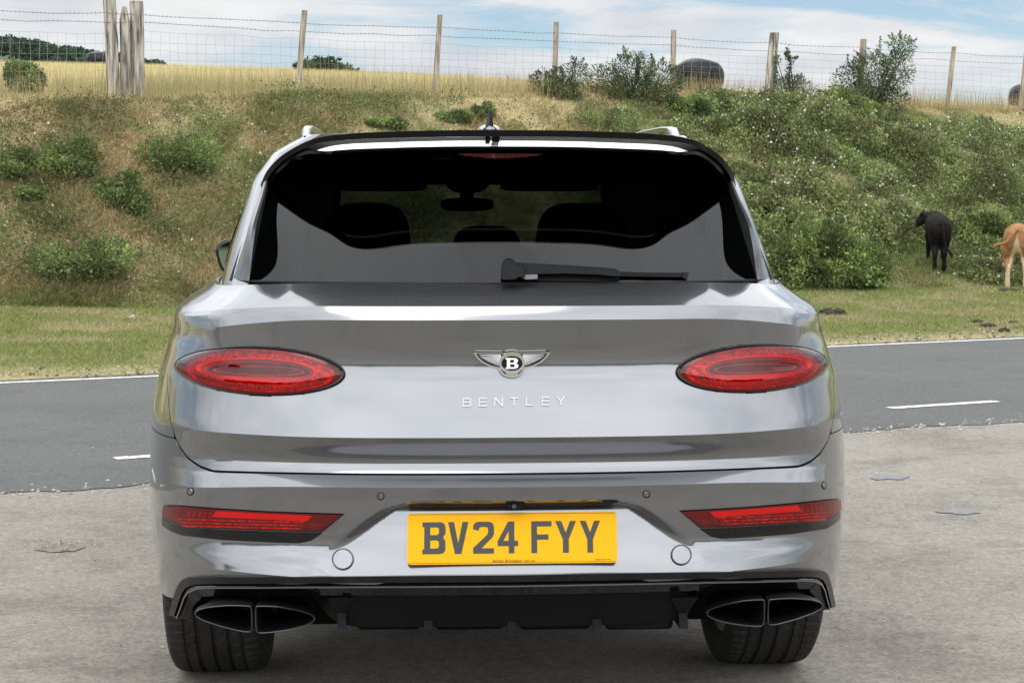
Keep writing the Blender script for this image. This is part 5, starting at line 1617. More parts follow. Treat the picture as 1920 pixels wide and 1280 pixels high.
# diffuser fins and pockets
for px_ in (640, 803, 960, 1120, 1283):
    bm = bmesh.new()
    a = LP(px_, 1118, .0); b = LP(px_, 1174, .0)
    x = a.x; w = .022
    prof = [(-.01, a.z), (.02, b.z + .03), (.0, b.z - .006), (.12, b.z - .006), (.12, a.z)]
    L_ = [bm.verts.new((x - (w * (1.6 if k in (0, 4) else .5)), p[0], p[1])) for k, p in enumerate(prof)]
    R_ = [bm.verts.new((x + (w * (1.6 if k in (0, 4) else .5)), p[0], p[1])) for k, p in enumerate(prof)]
    bm.faces.new(L_); bm.faces.new(R_[::-1])
    for i in range(5): bm.faces.new((L_[i], L_[(i + 1) % 5], R_[(i + 1) % 5], R_[i]))
    bm_obj('diffuser_fin', bm, M_SATIN, val, sharp=30)
for (a, b) in ((668, 790), (815, 946), (974, 1107), (1135, 1262)):
    vs = []; fs = []
    P0, P1 = LP(a, 1146, .035), LP(b, 1176, .035)
    w = (P1.x - P0.x) / 2; h = (P0.z - P1.z) / 2; c = (P0 + P1) / 2
    out = rrect(w, h + .004, .012, 4)
    n = len(out)
    for (k, dy) in ((1.0, .030), (1.0, .004), (.93, -.004), (.9, .006)):
        for (x, z) in out: vs.append((c.x + x * k, c.y + dy, c.z + z * (k if k == 1 else k * .96)))
    fs = grid_faces(4, n, 0, True); fs.append(tuple(3 * n + i for i in range(n)))
    pd_obj('diffuser_panel', vs, fs, M_MATTB, val, sharp=30)

# tail pipes ---------------------------------------------------------------------
def tip_outline(side):
    """one half of the split oval, from the picture (left pair): side -1 outer, +1 inner"""
    if side < 0:   # outer, pointed at left
        pts = [(470, 1131), (474, 1136), (475, 1150), (475, 1174), (471, 1180), (455, 1179), (420, 1171), (385, 1160), (370, 1152), (366, 1146), (371, 1140), (390, 1134), (430, 1130)]
    else:
        pts = [(484, 1131), (520, 1132), (560, 1139), (585, 1147), (592, 1153), (590, 1160), (575, 1168), (545, 1176), (510, 1181), (488, 1182), (482, 1178), (480, 1165), (480, 1136)]
    return pts
def smooth_closed(pts, n=8):
    P = [np.array(p, float) for p in pts]; N = len(P); out = []
    for i in range(N):
        p0, p1, p2, p3 = P[i - 1], P[i], P[(i + 1) % N], P[(i + 2) % N]
        for k in range(n):
            t = k / n
            q = .5 * ((2 * p1) + (-p0 + p2) * t + (2 * p0 - 5 * p1 + 4 * p2 - p3) * t * t + (-p0 + 3 * p1 - 3 * p2 + p3) * t ** 3)
            l = p1 * (1 - t) + p2 * t
            out.append(q * .6 + l * .4)
    return out
for sg in (-1, 1):
    pipe = None
    for half in (-1, 1):
        pts = smooth_closed(tip_outline(half), 5)
        P = [LP(q[0], q[1], .02) for q in pts]
        c = sum(P, Vector()) / len(P)
        loops = [(1.0, .03), (1.0, .0), (.985, -.007), (.955, -.008), (.925, -.002), (.90, .02), (.80, .10), (.62, .19)]
        loops = [(.86, .075), (.97, .05)] + loops
        vs = []
        for k, dy in loops:
            for p in P:
                q = c + (p - c) * k; q = Vector((abs(q.x) * sg, .0 + dy + (.03 * abs(p.x - LP(478, 1150, .02).x) if dy < .15 else 0), q.z)); vs.append(q)
        n = len(P); fs = grid_faces(len(loops), n, 0, True); fs.append(tuple((len(loops) - 1) * n + i for i in range(n)))
        o = pd_obj('tail_pipe', vs, fs, M_TIP, car, sharp=60)
        lip = []
        bmr = bmesh.new()
        add_tube(bmr, [Vector((abs((c + (p - c) * .975).x) * sg, -.0075 + .03 * abs(p.x - LP(478, 1150, .02).x), (c + (p - c) * .975).z)) for p in P], .0016, 6, closed=True)
        bm_obj('pipe_lip', bmr, simple('dark_chrome', (.10, .10, .105), .3, 1.0), o)
        rr_ = bmesh.new(); 
        inner = Vector((abs(c.x) * sg, .16, c.z)); add_tube(rr_, [inner + Vector((0, k * .03, 0)) for k in range(2)], .026, 20); bm_obj('pipe_bore', rr_, M_VOID, o)
# backing of the tail-pipe wells, their shade put in as near-black colour
for sg in (-1, 1):
    bm = bmesh.new(); add_box(bm, (sg * .66, .33, .42), (.42, .05, .16)); bm_obj('dark_backing', bm, M_VOID, car)

# wheels --------------------------------------------------------------------------
def wheel_mesh():
    TR, TW = .388, .285
    # profile: (x across, radius) from outer bead over the tread to the inner bead
    prof = []
    half = TW / 2
    for t in np.linspace(0, 1, 9): prof.append((-half * (.80 + .2 * math.sin(t * math.pi * .62)), .285 + .072 * t, 'w'))
    for t in np.linspace(0, 1, 8)[1:]:
        a = t * math.pi / 2; prof.append((-half * .962 + .030 * (1 - math.cos(a)), .357 + .026 * math.sin(a), 's'))
    tx = np.linspace(-half * .962 + .030, half * .962 - .030, 65)
    for x in tx[1:-1]: prof.append((x, TR - .0045 * (x / half) ** 2 - .0005, 't'))
    back = [(-x, r, k) for x, r, k in prof[:16][::-1]]
    prof += back
    NA = 420
    vs = []
    grooves = [(-.082, .0022), (-.045, .0055), (.0, .0055), (.043, .0055), (.082, .0022)]
    P = np.array([(x, r) for x, r, k in prof])
    for j in range(NA):
        th = 2 * math.pi * j / NA
        for x, r, k in prof:
            d = 0
            if abs(x) < .128 and r > .365:
                for gx, gw in grooves:
                    if abs(x - gx) < gw: d = .008 if gw > .004 else .005
                u = j % 6
                # sipes: transverse on shoulders, chevron between the outer grooves
                if abs(x) > .087 and (j + int(abs(x) * 8)) % 6 == 0: d = max(d, .005)
                elif .048 < abs(x) < .079 and (j + int(3 * math.sin((abs(x) - .045) * 90) + 3)) % 9 == 0: d = max(d, .004)
                elif abs(x) < .04 and .012 < abs(x) and (j + int((abs(x)) * 60)) % 8 == 0 and abs(x) > .024: d = max(d, .0035)
            rr = r - d
            vs.append((x, math.cos(th) * rr, math.sin(th) * rr))
    m = len(prof); fs = grid_faces(NA, m, 0)
    for k in range(m - 1): fs.append(((NA - 1) * m + k, (NA - 1) * m + k + 1, k + 1, k))
    me = bpy.data.meshes.new('tyre'); me.from_pydata(vs, [], fs); me.update(); return me
def rim_mesh():
    bm = bmesh.new(); n = 60
    prof = [(-.105, .286), (-.11, .292), (-.118, .288), (-.112, .272), (-.07, .262), (.1, .255), (.115, .286)]
    rings = [[bm.verts.new((x, math.cos(2 * math.pi * i / n) * r, math.sin(2 * math.pi * i / n) * r)) for i in range(n)] for x, r in prof]
    for a, b in zip(rings[:-1], rings[1:]):
        for i in range(n): bm.faces.new((a[i], a[(i + 1) % n], b[(i + 1) % n], b[i]))
    for k in range(10):
        a = 2 * math.pi * k / 10
        add_box(bm, (-.09, math.cos(a) * .155, math.sin(a) * .155), (.03, .24, .035), Matrix.Rotation(a, 3, 'X'))
    add_tube(bm, [(-.11, 0, 0), (-.02, 0, 0)], .06, 24)
    me = bpy.data.meshes.new('rim'); bm.to_mesh(me); bm.free(); return me
tm, rm = wheel_mesh(), rim_mesh()
tm.materials.append(M_RUBBER); rm.materials.append(M_RIM)
tm.polygons.foreach_set('use_smooth', [True] * len(tm.polygons)); tm.set_sharp_from_angle(angle=R(30))
bmd = bmesh.new(); add_tube(bmd, [(-.02, 0, 0), (.01, 0, 0)], .19, 32); dm = bpy.data.meshes.new('brake_disc'); bmd.to_mesh(dm); bmd.free(); dm.materials.append(M_RIM)
for (sx, y) in ((-1, 1.04), (1, 1.04), (-1, 4.02), (1, 4.02)):
    w = bpy.data.objects.new('wheel', None); COL.objects.link(w); w.parent = car
    w.location = (sx * .8225, y, .386); w.rotation_euler = (0, 0, 0 if sx < 0 else math.pi)
    for nm, me in (('tyre', tm), ('rim', rm), ('brake_disc', dm)):
        o = bpy.data.objects.new(nm, me); COL.objects.link(o); o.parent = w
# wheel-arch liners
for sx in (-1, 1):
    for yc in (1.04, 4.02):
        bm = bmesh.new(); n = 24; rings = []
        for x in (.60, .955):
            rings.append([bm.verts.new((sx * x, yc + math.cos(t) * .415, .385 + math.sin(t) * .415)) for t in np.linspace(-.15, math.pi + .15, n)])
        for i in range(n - 1): bm.faces.new((rings[0][i], rings[0][i + 1], rings[1][i + 1], rings[1][i]))
        f = [rings[0][i] for i in range(n)]; bm.faces.new(f)
        bm_obj('arch_liner', bm, M_VOID, car)

# ---- greenhouse -------------------------------------------------------------------
gz_ = [1.13, V_TOP, 1.24, 1.30, 1.36, 1.42, 1.474, 1.52, 1.56, 1.59, 1.612]
def hwz(z): return float(np.interp(z, [1.13, V_TOP, 1.3, 1.39, 1.5, 1.56, 1.59, 1.612], [.81, .795, .778, .745, .700, .640, .603, .548]))
def xez(z): return float(np.interp(z, [1.13, V_TOP, 1.474, 1.56, 1.612], [.685, .675, .640, .592, .50]))
def yrz(z): return .132 + (z - V_TOP) * 1.08 + .25 * max(z - V_TOP, 0) ** 2
def yadd(z): return float(np.interp(z, [1.13, 1.3, 1.474, 1.56, 1.612], [.175, .17, .16, .14, .12]))
def yfz(z): return float(np.interp(z, [1.13, 1.2, 1.35, 1.5, 1.56, 1.612], [3.85, 3.72, 3.32, 2.93, 2.76, 2.58]))
NG = (56, 14, 30, 10, 14)
def gloop(z):
    hw, xe, yr, ya, yf = hwz(z), xez(z), yrz(z), yadd(z), yfz(z)
    P = []
    for i in range(NG[0]):
        x = xe * i / (NG[0] - 1); P.append(Vector((x, yr + ya * (x / .66) ** 2.4, z)))
    p0 = P[-1]; d0 = Vector((1, ya * 2.4 / .66 * (xe / .66) ** 1.4, 0)).normalized()
    p3 = Vector((hw, p0.y + .80, z))
    c1 = p0 + d0 * .09; c2 = p3 - Vector((0.002, .55, 0))
    for i in range(1, NG[1] + 1):
        t = i / NG[1]; P.append((p0 * (1 - t) ** 3 + c1 * 3 * t * (1 - t) ** 2 + c2 * 3 * t * t * (1 - t) + p3 * t ** 3))
    yA = yf - .45
    for i in range(1, NG[2] + 1):
        t = i / NG[2]; y = p3.y + (yA - p3.y) * t; P.append(Vector((hw - .02 * t * t * (1 if z > 1.3 else .3), y, z)))
    q0 = P[-1]; q3 = Vector((hw * .80, yf - .14, z))
    for i in range(1, NG[3] + 1):
        t = i / NG[3]; c1 = q0 + Vector((0, .2, 0)); c2 = q3 + Vector((.10, -.06, 0))
        P.append(q0 * (1 - t) ** 3 + c1 * 3 * t * (1 - t) ** 2 + c2 * 3 * t * t * (1 - t) + q3 * t ** 3)
    for i in range(1, NG[4] + 1):
        t = i / NG[4]; x = hw * .80 * (1 - t); P.append(Vector((x, yf - .14 * (x / (hw * .8)) ** 2, z)))
    return P
gzr = unique([z for a, b in zip(gz_[:-1], gz_[1:]) for z in dense(a, b, .022)])
GL = [gloop(z) for z in gzr]
npt = len(GL[0]); i_rear = NG[0] - 1; i_pill = i_rear + NG[1]; i_side = i_pill + NG[2]; i_ap = i_side + NG[3]
def gpatch(name, i0, i1, z0, z1, mat, both=True, off=0.0, parent=car, single=False, sharp=40, joinc=False):
    rows = [k for k, z in enumerate(gzr) if z0 - 1e-4 <= z <= z1 + 1e-4]
    outs = []
    def side(sg):
        vs, fs = [], []
        for k in rows:
            for i in range(i0, i1 + 1):
                p = GL[k][i]; 
                if off:
                    a = GL[k][min(i + 1, npt - 1)] - GL[k][max(i - 1, 0)]; u = GL[min(k + 1, len(gzr) - 1)][i] - GL[max(k - 1, 0)][i]
                    n = a.cross(u).normalized(); p = p + n * off
                vs.append(Vector((p.x * sg, p.y, p.z)))
        return vs, grid_faces(len(rows), i1 - i0 + 1)
    if joinc:
        v1, f1 = side(1); v2, f2 = side(-1); n = len(v1)
        return pd_obj(name, v1 + v2, f1 + [tuple(a + n for a in f[::-1]) for f in f2], mat, parent, sharp=sharp, weld=1e-4)
    for sg in (-1, 1):
        v1, f1 = side(sg); outs.append(pd_obj(name, v1, f1, mat, parent, sharp=sharp))
    return outs
ZG = 1.56
gpatch('rear_window', 0, i_rear, V_TOP, ZG + .001, M_RGLASS, joinc=True, sharp=60)
gpatch('rear_pillar', i_rear, i_pill, 1.13, 1.612, M_PAINT)
gpatch('side_frame', i_pill, i_side, 1.13, 1.612, M_PAINT)
gpatch('front_pillar', i_side, i_ap, 1.13, 1.612, M_PAINT)
gpatch('windscreen', i_ap, npt - 1, 1.13, 1.52, M_WGLASS, joinc=True, sharp=60)
gpatch('windscreen_header', i_ap, npt - 1, 1.518, 1.612, M_PAINT, joinc=True)
gpatch('tailgate_header', 0, i_rear, 1.559, 1.612, M_GLOSSB, joinc=True)
for o in gpatch('side_window', i_pill - 5, i_side - 2, 1.22, 1.525, M_SGLASS, off=.0035): pass
gpatch('window_trim', i_pill - 5, i_side - 2, 1.199, 1.226, M_CHROME, off=.006)
gpatch('window_trim', i_pill - 5, i_side - 2, 1.520, 1.542, M_CHROME, off=.006)
# roof
def roof():
    vs, fs = [], []
    L0 = GL[-1]; full = [Vector((p.x, p.y, p.z)) for p in L0] + [Vector((-p.x, p.y, p.z)) for p in L0[-2:0:-1]]
    n = len(full); K = 10
    for k in range(K + 1):
        f = k / K
        for p in full:
            e = (1 - f)
            vs.append(Vector((p.x * e, p.y + (1.75 - p.y) * (1 - e), 1.612 + .036 * (1 - e ** 2.2))))
    fs = grid_faces(K + 1, n, 0, True)
    return pd_obj('roof', vs, fs, M_PAINT, car, sharp=50, weld=1e-4)
roof()
# bonnet deck between the windscreen base and the front body edge
def deck():
    vs, fs = [], []
    ss = [s for s in np.linspace(S_E + .02, S_END, 80)]
    top = [S(s, V_TOP - .0) for s in ss]
    K = 6; gl = GL[0]
    for j, p in enumerate(top):
        y = p.y
        if y < 3.3: q = Vector((p.x - .06, y, 1.14))
        else:
            q = Vector((p.x * .0, min(p.y, 3.6 + .0), 1.15)) if y > 3.72 else Vector((p.x - .12, y, 1.15))
            q = Vector((p.x * .8, 3.55 - .1 * (p.x / .8) ** 2 if y > 3.5 else y, 1.14))
        for k in range(K + 1):
            f = k / K; r = p.lerp(q, f); r.z += .03 * math.sin(f * math.pi) * (1 if y > 3.3 else 0); vs.append(r)
    m = len(vs); 
    fs = grid_faces(len(top), K + 1)
    v2 = [Vector((-v.x, v.y, v.z)) for v in vs]
    return pd_obj('bonnet', vs + v2, fs + [tuple(a + m for a in f[::-1]) for f in fs], M_PAINT, car, sharp=50, weld=1e-4)
deck()

# black surround of the rear window (a thin frit and seal)
def seal(pts, r, name, mat, parent=car): 
    bm = bmesh.new(); add_tube(bm, pts, r, 6); return bm_obj(name, bm, mat, parent)
k0 = gzr.index(min(gzr, key=lambda z: abs(z - V_TOP)))
bot = [Vector((-p.x, p.y, p.z)) for p in GL[k0][i_rear:0:-1]] + [p.copy() for p in GL[k0][:i_rear + 1]]
seal([p + Vector((0, -.002, .0)) for p in bot], .0035, 'window_seal', M_LINEB)

# side blades: grey strips from the spoiler down to the corners of the window
for sg in (-1, 1):
    vs = []
    rows = [k for k, z in enumerate(gzr) if V_TOP - .002 <= z <= 1.482]
    for kk, k in enumerate(rows):
        z = gzr[k]; f = kk / (len(rows) - 1)
        e = GL[k][i_rear]; o = GL[k][i_rear + max(1, int(round(3.2 - 2.0 * f)))]
        o = GL[k][i_rear].lerp(GL[k][i_rear + 4], (.92 - .60 * f))
        t = (o - e).normalized(); nrm = Vector((.03, -1, .12))
        hgt = .016 + .098 * math.sin(min(1, f / .62) * math.pi / 2) * (1 - .55 * ss1(.5, 1.0, f))
        out = [o + nrm * .001, e.lerp(o, .55) + nrm * hgt * .95, e.lerp(o, .15) + nrm * hgt, e - t * .004 + nrm * hgt * .85, e + nrm * .0005]
        vs += [Vector((p.x * sg, p.y, p.z)) for p in out]
    n = len(rows); fs = grid_faces(n, 5)
    fs.append((0, 1, 2, 3, 4)); fs.append(tuple((n - 1) * 5 + q for q in (4, 3, 2, 1, 0)))
    pd_obj('window_blade', vs, fs, M_TRIMG, car, sharp=40)
    # black seal line outside the blade
    pts = []
    for kk, k in enumerate(rows):
        f = kk / (len(rows) - 1)
        p = GL[k][i_rear].lerp(GL[k][i_rear + 4], (.98 - .62 * f)); pts.append(Vector((p.x * sg, p.y - .002, p.z)))
    seal(pts, .004, 'window_seal', M_LINEB)

# spoiler ---------------------------------------------------------------------------
te = [(0, .275, 1.607), (.15, .277, 1.6065), (.30, .287, 1.603), (.42, .296, 1.597), (.50, .326, 1.586), (.555, .385, 1.566), (.603, .435, 1.538), (.640, .50, 1.504), (.662, .56, 1.468)]
def cat3(pts, n=6):
    P = [Vector(p) for p in pts]; P = [Vector((-P[1].x, P[1].y, P[1].z))] + P + [P[-1] * 2 - P[-2]]; out = []
    for i in range(1, len(P) - 2):
        for k in range(n):
            t = k / n; p0, p1, p2, p3 = P[i - 1:i + 3]
            out.append(.5 * ((2 * p1) + (p2 - p0) * t + (2 * p0 - 5 * p1 + 4 * p2 - p3) * t * t + (3 * p1 - p0 - 3 * p2 + p3) * t ** 3))
    out.append(P[-2]); return out
TE = cat3(te)
def near_g(p, dz=0.0):
    """greenhouse point reached going forward from a trailing edge point"""
    return p
def spoiler():
    secs = []
    NT = len(TE)
    for i, p in enumerate(TE):
        f = i / (NT - 1); u = p.x
        open_ = 1 - ss1(.46, .56, u)          # slot height fades towards the ends
        th = .017 - .004 * ss1(.3, .6, u)
        att = Vector((u - .045 * ss1(.48, .6, u), p.y + .50 - .36 * ss1(.4, .64, u), min(p.z + .008, 1.612) - .02 * ss1(.48, .6, u)))
        outw = Vector((.012 * ss1(.45, .6, u), 0, 0))
        slot = .021 * open_ + .002
        a = [att, p + Vector((0, .02, .001)), p, p + Vector((-.006 * ss1(.45, .6, u), .002, -th)),
             p + Vector((-.007 * ss1(.45, .6, u), .045, -th - .001)),
             p + Vector((-.008 * ss1(.45, .6, u), .043, -th - slot)),
             p + Vector((-.010 * ss1(.45, .6, u), .034, -th - slot - .001)),
             p + Vector((-.012 * ss1(.45, .6, u), .040, -th - slot - .009)),
             Vector((max(u - .02 * ss1(.45, .6, u), 0), p.y + .27 - .18 * ss1(.4, .64, u), p.z - th - slot + .002 - .012 * ss1(.4, .64, u)))]
        secs.append(a)
    def build(name, i0, i1, mat, parent, sharp=35):
        m = i1 - i0 + 1; vs = []; fs = []
        for sg in (1, -1):
            b = len(vs)
            for a in secs:
                for q in a[i0:i1 + 1]: vs.append(Vector((q.x * sg, q.y, q.z)))
            for f in grid_faces(NT, m, b): fs.append(f if sg > 0 else f[::-1])
        return pd_obj(name, vs, fs, mat, parent, sharp=sharp, weld=1e-4)
    sp = build('spoiler', 0, 4, simple('spoiler_black', (.004, .004, .0045), .22, 0, spec=.18), car)
    build('spoiler_strip', 4, 5, M_CHROME, sp)
    build('spoiler_lip', 5, 8, M_GLOSSB, sp)
    return sp
sp = spoiler()
bm = bmesh.new(); c = LP(929, 258, .30); add_box(bm, (c.x, .305, c.z + .002), (.020, .05, .030)); bm_obj('spoiler_support', bm, M_GLOSSB, sp)
bm = bmesh.new(); add_box(bm, (c.x - .02, .312, c.z + .002), (.012, .02, .030)); bm_obj('washer_jet', bm, M_SATIN, sp)
# high brake light
a, b = LP(800, 286, .50), LP(1078, 286, .50)
vs = []; n = 30; zc = zat(292.5, .5)
bm = bmesh.new()
for i in range(n):
    f = i / (n - 1); x = a.x + (b.x - a.x) * f; e = 1 - abs(2 * f - 1); h = .0062 * min(1, e * 9 + .25)
    vs += [(x, .515 + .05 * (2 * f - 1) ** 2, zc + h), (x, .515 + .05 * (2 * f - 1) ** 2, zc - h), (x, .545 + .05 * (2 * f - 1) ** 2, zc - h), (x, .545 + .05 * (2 * f - 1) ** 2, zc + h)]
fs = []
for i in range(n - 1):
    for k in range(4): fs.append((4 * i + k, 4 * i + (k + 1) % 4, 4 * i + 4 + (k + 1) % 4, 4 * i + 4 + k))
hb = pd_obj('high_brake_lamp', vs, fs, simple('brake_lens_red', (.26, .012, .014), .25, 0, 1, .02), car)
for k in range(14):
    f = (k + .7) / 14.4; x = a.x + (b.x - a.x) * f
    bm = bmesh.new(); bmesh.ops.create_uvsphere(bm, u_segments=8, v_segments=6, radius=.0042, matrix=Matrix.Translation((x, .515 + .05 * (2 * f - 1) ** 2, zc))); bm_obj('lamp_element', bm, simple('led_red', (.42, .03, .03), .3) if k == 0 else bpy.data.materials['led_red'], hb)

# roof rails, antenna ----------------------------------------------------------------
for sg in (-1, 1):
    pts = [(.560, 1.00, 1.610), (.562, 1.06, 1.638), (.562, 1.15, 1.652), (.562, 1.30, 1.659), (.560, 1.8, 1.668), (.55, 2.4, 1.660), (.54, 2.6, 1.63), (.54, 2.65, 1.60)]
    vs = []; P = [Vector(p) for p in pts]
    n = len(P)
    for i, p in enumerate(P):
        t = (P[min(i + 1, n - 1)] - P[max(i - 1, 0)]).normalized(); u = Vector((1, 0, 0)); w = u.cross(t)
        a_, b_ = .012, .007 + (.006 if i < 2 else 0)
        for (ca_, cb_) in ((-1, -1), (1, -1), (1, .4), (.5, 1), (-.5, 1), (-1, .4)):
            q = p + u * a_ * ca_ + w * b_ * cb_; vs.append(Vector((q.x * sg, q.y, q.z)))
    fs = grid_faces(n, 6, 0, True); fs.append(tuple(range(6))); fs.append(tuple((n - 1) * 6 + k for k in range(6)))
    pd_obj('roof_rail', vs, fs, M_BRIGHT, car, sharp=40)
c = LP(919, 230, 1.25)
bm = bmesh.new()
prof = [(-.02, 0), (.02, .052), (.035, .058), (.05, .055), (.13, .012), (.16, 0)]
secs = []
for (y, h) in prof:
    w = .012 * (1 - .2 * (h / .06)) + .006
    secs.append([bm.verts.new((c.x - w * (1.6 if h < .02 else 1), c.y + y, c.z - .03)), bm.verts.new((c.x - w * .55, c.y + y, c.z - .012 + h * .3)), bm.verts.new((c.x - .003, c.y + y, c.z - .015 + h)), bm.verts.new((c.x + .003, c.y + y, c.z - .015 + h)), bm.verts.new((c.x + w * .55, c.y + y, c.z - .012 + h * .3)), bm.verts.new((c.x + w * (1.6 if h < .02 else 1), c.y + y, c.z - .03))])
for A, B in zip(secs[:-1], secs[1:]):
    for k in range(5): bm.faces.new((A[k], A[k + 1], B[k + 1], B[k]))
bm.faces.new(secs[0]); bm.faces.new(secs[-1][::-1])
ant = bm_obj('antenna', bm, M_SATIN, car, sharp=60)
bm = bmesh.new(); bmesh.ops.create_uvsphere(bm, u_segments=24, v_segments=10, radius=1)
for v in bm.verts: v.co = Vector((c.x + v.co.x * .036, c.y + .06 + v.co.y * .09, c.z - .022 + v.co.z * .020))
bm_obj('antenna_base', bm, M_PAINT, ant)

# door mirrors -------------------------------------------------------------------------
for sg in (-1, 1):
    bm = bmesh.new(); bmesh.ops.create_icosphere(bm, subdivisions=4, radius=1)
    for v in bm.verts:
        c_ = v.co; e = lambda t, k: math.copysign(abs(t) ** k, t)
        x, y, z = e(c_.x, .6), e(c_.y, .8), e(c_.z, .65)
        v.co = Vector((sg * (.925 + x * .105 + .02 * z), 2.98 + (y * .09 if y > 0 else y * .02), 1.215 + z * .078 - .015 * x))
    m_ = bm_obj('door_mirror', bm, M_GLOSSB, car, sharp=None)
    bm = bmesh.new(); bmesh.ops.create_circle(bm, cap_ends=True, segments=32, radius=1)
    for v in bm.verts:
        e = lambda t, k: math.copysign(abs(t) ** k, t)
        x, z = e(v.co.x, .6), e(v.co.y, .65); v.co = Vector((sg * (.925 + x * .091 + .02 * z), 2.957, 1.215 + z * .065 - .015 * x))
    bm_obj('mirror_glass', bm, simple('mirror_silvering', (.5, .52, .54), .02, 1.0) if sg < 0 else bpy.data.materials['mirror_silvering'], m_)
    bm = bmesh.new(); add_tube(bm, [(sg * .76, 3.0, 1.16), (sg * .88, 3.0, 1.18)], .022, 8); bm_obj('mirror_arm', bm, M_GLOSSB, m_)

# wiper ------------------------------------------------------------------------------
def on_glass(px, py, off=.0):
    y = .3
    for _ in range(12):
        p = LP(px, py, y); y = .6 * y + .4 * (yrz(max(p.z, 1.15)) + yadd(p.z) * (abs(p.x) / .66) ** 2.4)
    p = LP(px, py, y); return p + Vector((0, -.62, .78)) * off * .9
def slab(name, top, bot, off0, th, mat, parent, bev=.002):
    n = len(top); vs = []
    for a, b in zip(top, bot):
        A0, B0 = on_glass(*a), on_glass(*b); nrm = Vector((0, -.62, .78))
        # keep the shape's picture outline while standing it off the glass
        A1, B1 = LP(a[0], a[1], A0.y - off0 - th), LP(b[0], b[1], B0.y - off0 - th)
        A2, B2 = LP(a[0], a[1], A0.y - off0), LP(b[0], b[1], B0.y - off0)
        vs += [A1, B1, B2, A2]
    fs = []
    for i in range(n - 1):
        for k in range(4): fs.append((4 * i + k, 4 * i + (k + 1) % 4, 4 * i + 4 + (k + 1) % 4, 4 * i + 4 + k))
    fs += [(0, 1, 2, 3), tuple(4 * (n - 1) + k for k in (3, 2, 1, 0))]
    o = pd_obj(name, vs, fs, mat, parent, smooth=False)
    md = o.modifiers.new('b', 'BEVEL'); md.width = bev; md.segments = 2; md.limit_method = 'ANGLE'; md.angle_limit = R(40)
    return o
wp = slab('wiper', [(940, 500), (944, 487), (952, 484), (962, 485), (967, 492), (978, 497), (985, 500)], [(939, 522), (944, 525), (955, 525), (966, 524), (972, 520), (980, 519), (985, 516)], .005, .05, M_SATIN, car, .005)
slab('wiper_arm', [(968, 492), (1000, 494), (1060, 497), (1120, 501), (1150, 503), (1160, 507), (1164, 513)], [(968, 516), (1000, 514), (1060, 513), (1120, 515), (1150, 518), (1160, 518), (1164, 517)], .014, .022, M_SATIN, wp, .003)
slab('wiper_blade_holder', [(985, 515), (1005, 514.5), (1060, 514.5), (1120, 515), (1164, 516)], [(978, 523), (1005, 526.5), (1060, 527), (1120, 527.5), (1158, 526)], .004, .012, M_MATTB, wp, .002)
slab('wiper_blade', [(1160, 509.5), (1220, 511), (1286, 511)], [(1160, 518), (1220, 519), (1286, 520)], .002, .010, M_MATTB, wp, .0015)
slab('wiper_blade_end', [(1281, 509.5), (1292, 511)], [(1281, 521.5), (1288, 524)], .001, .014, M_SATIN, wp, .001)
slab('wiper_clip', [(974, 517), (984, 514), (1008, 514)], [(974, 520), (986, 524), (1008, 523)], .016, .018, M_TRIMG, wp, .001)

# interior --------------------------------------------------------------------------
def blob(name, c, r, mat, parent=car, ex=(.5, .6, .5), taper=0.0):
    bm = bmesh.new(); bmesh.ops.create_icosphere(bm, subdivisions=4, radius=1)
    e = lambda t, k: math.copysign(abs(t) ** k, t)
    for v in bm.verts:
        x, y, z = e(v.co.x, ex[0]), e(v.co.y, ex[1]), e(v.co.z, ex[2])
        v.co = Vector((c[0] + x * r[0] * (1 - taper * z), c[1] + y * r[1], c[2] + z * r[2]))
    return bm_obj(name, bm, mat, parent, sharp=None)
def seat_px(name, x0, x1, ytop, ybot, y, ex=.55, tp=.06):
    A, B = LP(x0, ytop, y), LP(x1, ybot, y)
    return blob(name, ((A.x + B.x) / 2, y, (A.z + B.z) / 2), ((B.x - A.x) / 2, .10, (A.z - B.z) / 2), M_SEAT, car, (ex, .6, ex), tp)
seat_px('headrest', 604, 772, 380, 560, 1.45)
seat_px('headrest', 1004, 1178, 380, 560, 1.45)
seat_px('headrest', 845, 980, 423, 560, 1.45)
bm = bmesh.new(); add_box(bm, (0, 1.5, .90), (1.42, .35, .56)); add_box(bm, (0, .95, .75), (1.3, 1.0, .05)); add_box(bm, (0, 2.2, .55), (1.4, 3.0, .1)); bm_obj('rear_bench', bm, M_SEAT, car)
A, B = LP(826, 371, 2.55), LP(926, 396, 2.55)
im = blob('interior_mirror', ((A.x + B.x) / 2, 2.55, (A.z + B.z) / 2), ((B.x - A.x) / 2, .02, (A.z - B.z) / 2), M_SEAT, car, (.55, .6, .6))
A, B = LP(836, 330, 2.6), LP(918, 362, 2.6)
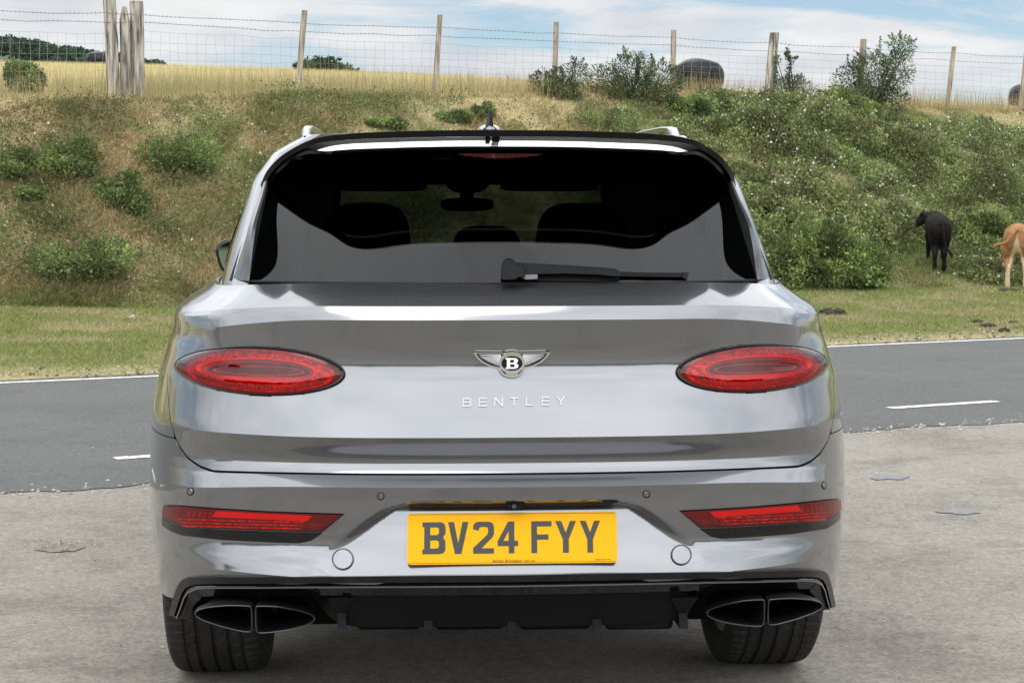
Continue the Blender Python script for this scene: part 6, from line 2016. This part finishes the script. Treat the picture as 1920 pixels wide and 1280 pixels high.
blob('mirror_mount', ((A.x + B.x) / 2, 2.62, (A.z + B.z) / 2), ((B.x - A.x) / 2, .05, (A.z - B.z) / 2), M_SEAT, im, (.5, .6, .6), -.25)
A, B = LP(862, 350, 2.58), LP(888, 378, 2.58); bm = bmesh.new(); add_box(bm, ((A.x + B.x) / 2, 2.58, (A.z + B.z) / 2), (B.x - A.x, .02, A.z - B.z)); bm_obj('mirror_stem', bm, M_SEAT, im)
for (x0, x1) in ((632, 800), (938, 1120)):
    A, B = LP(x0, 330, 2.6), LP(x1, 359, 2.6)
    blob('sun_visor', ((A.x + B.x) / 2, 2.6, (A.z + B.z) / 2), ((B.x - A.x) / 2, .012, (A.z - B.z) / 2), M_SEAT, car, (.3, .6, .4))
# headlining, side cards and dashboard
bm = bmesh.new(); add_box(bm, (0, 1.65, 1.579), (1.10, 1.9, .060)); bm_obj('headlining', bm, M_SEAT, car)
z0 = LP(880, 347, 2.75).z
bm = bmesh.new(); add_box(bm, (0, 2.70, (z0 + 1.58) / 2), (1.16, .04, 1.58 - z0)); bm_obj('header_rail', bm, M_SEAT, car)
z1 = LP(880, 461, 2.9).z
bm = bmesh.new(); add_box(bm, (0, 3.0, (z1 + .6) / 2), (1.44, .4, z1 - .6)); add_box(bm, (0, 3.38, 1.12), (1.30, .42, .16)); bm_obj('dashboard', bm, M_SEAT, car)
xl, xr = LP(612, 400, 2.85).x, LP(1128, 400, 2.85).x
xh = (xr - xl) / 2
for sg in (-1, 1):
    bm = bmesh.new(); vv = [bm.verts.new(q) for q in ((sg * .76, 1.0, 1.1), (sg * .60, 1.0, 1.56), (sg * (xh - .03), 2.75, 1.56), (sg * (xh + .04), 2.95, 1.1))]
    bm.faces.new(vv); bm_obj('side_card', bm, M_SEAT, car, smooth=False)
    bm = bmesh.new(); vv = [bm.verts.new(q) for q in ((sg * (xh + .005), 2.83, 1.1), (sg * (xh - .05), 2.72, 1.56), (sg * .605, 2.68, 1.56), (sg * .76, 2.78, 1.1))]
    bm.faces.new(vv); bm_obj('pillar_card', bm, M_SEAT, car, smooth=False)
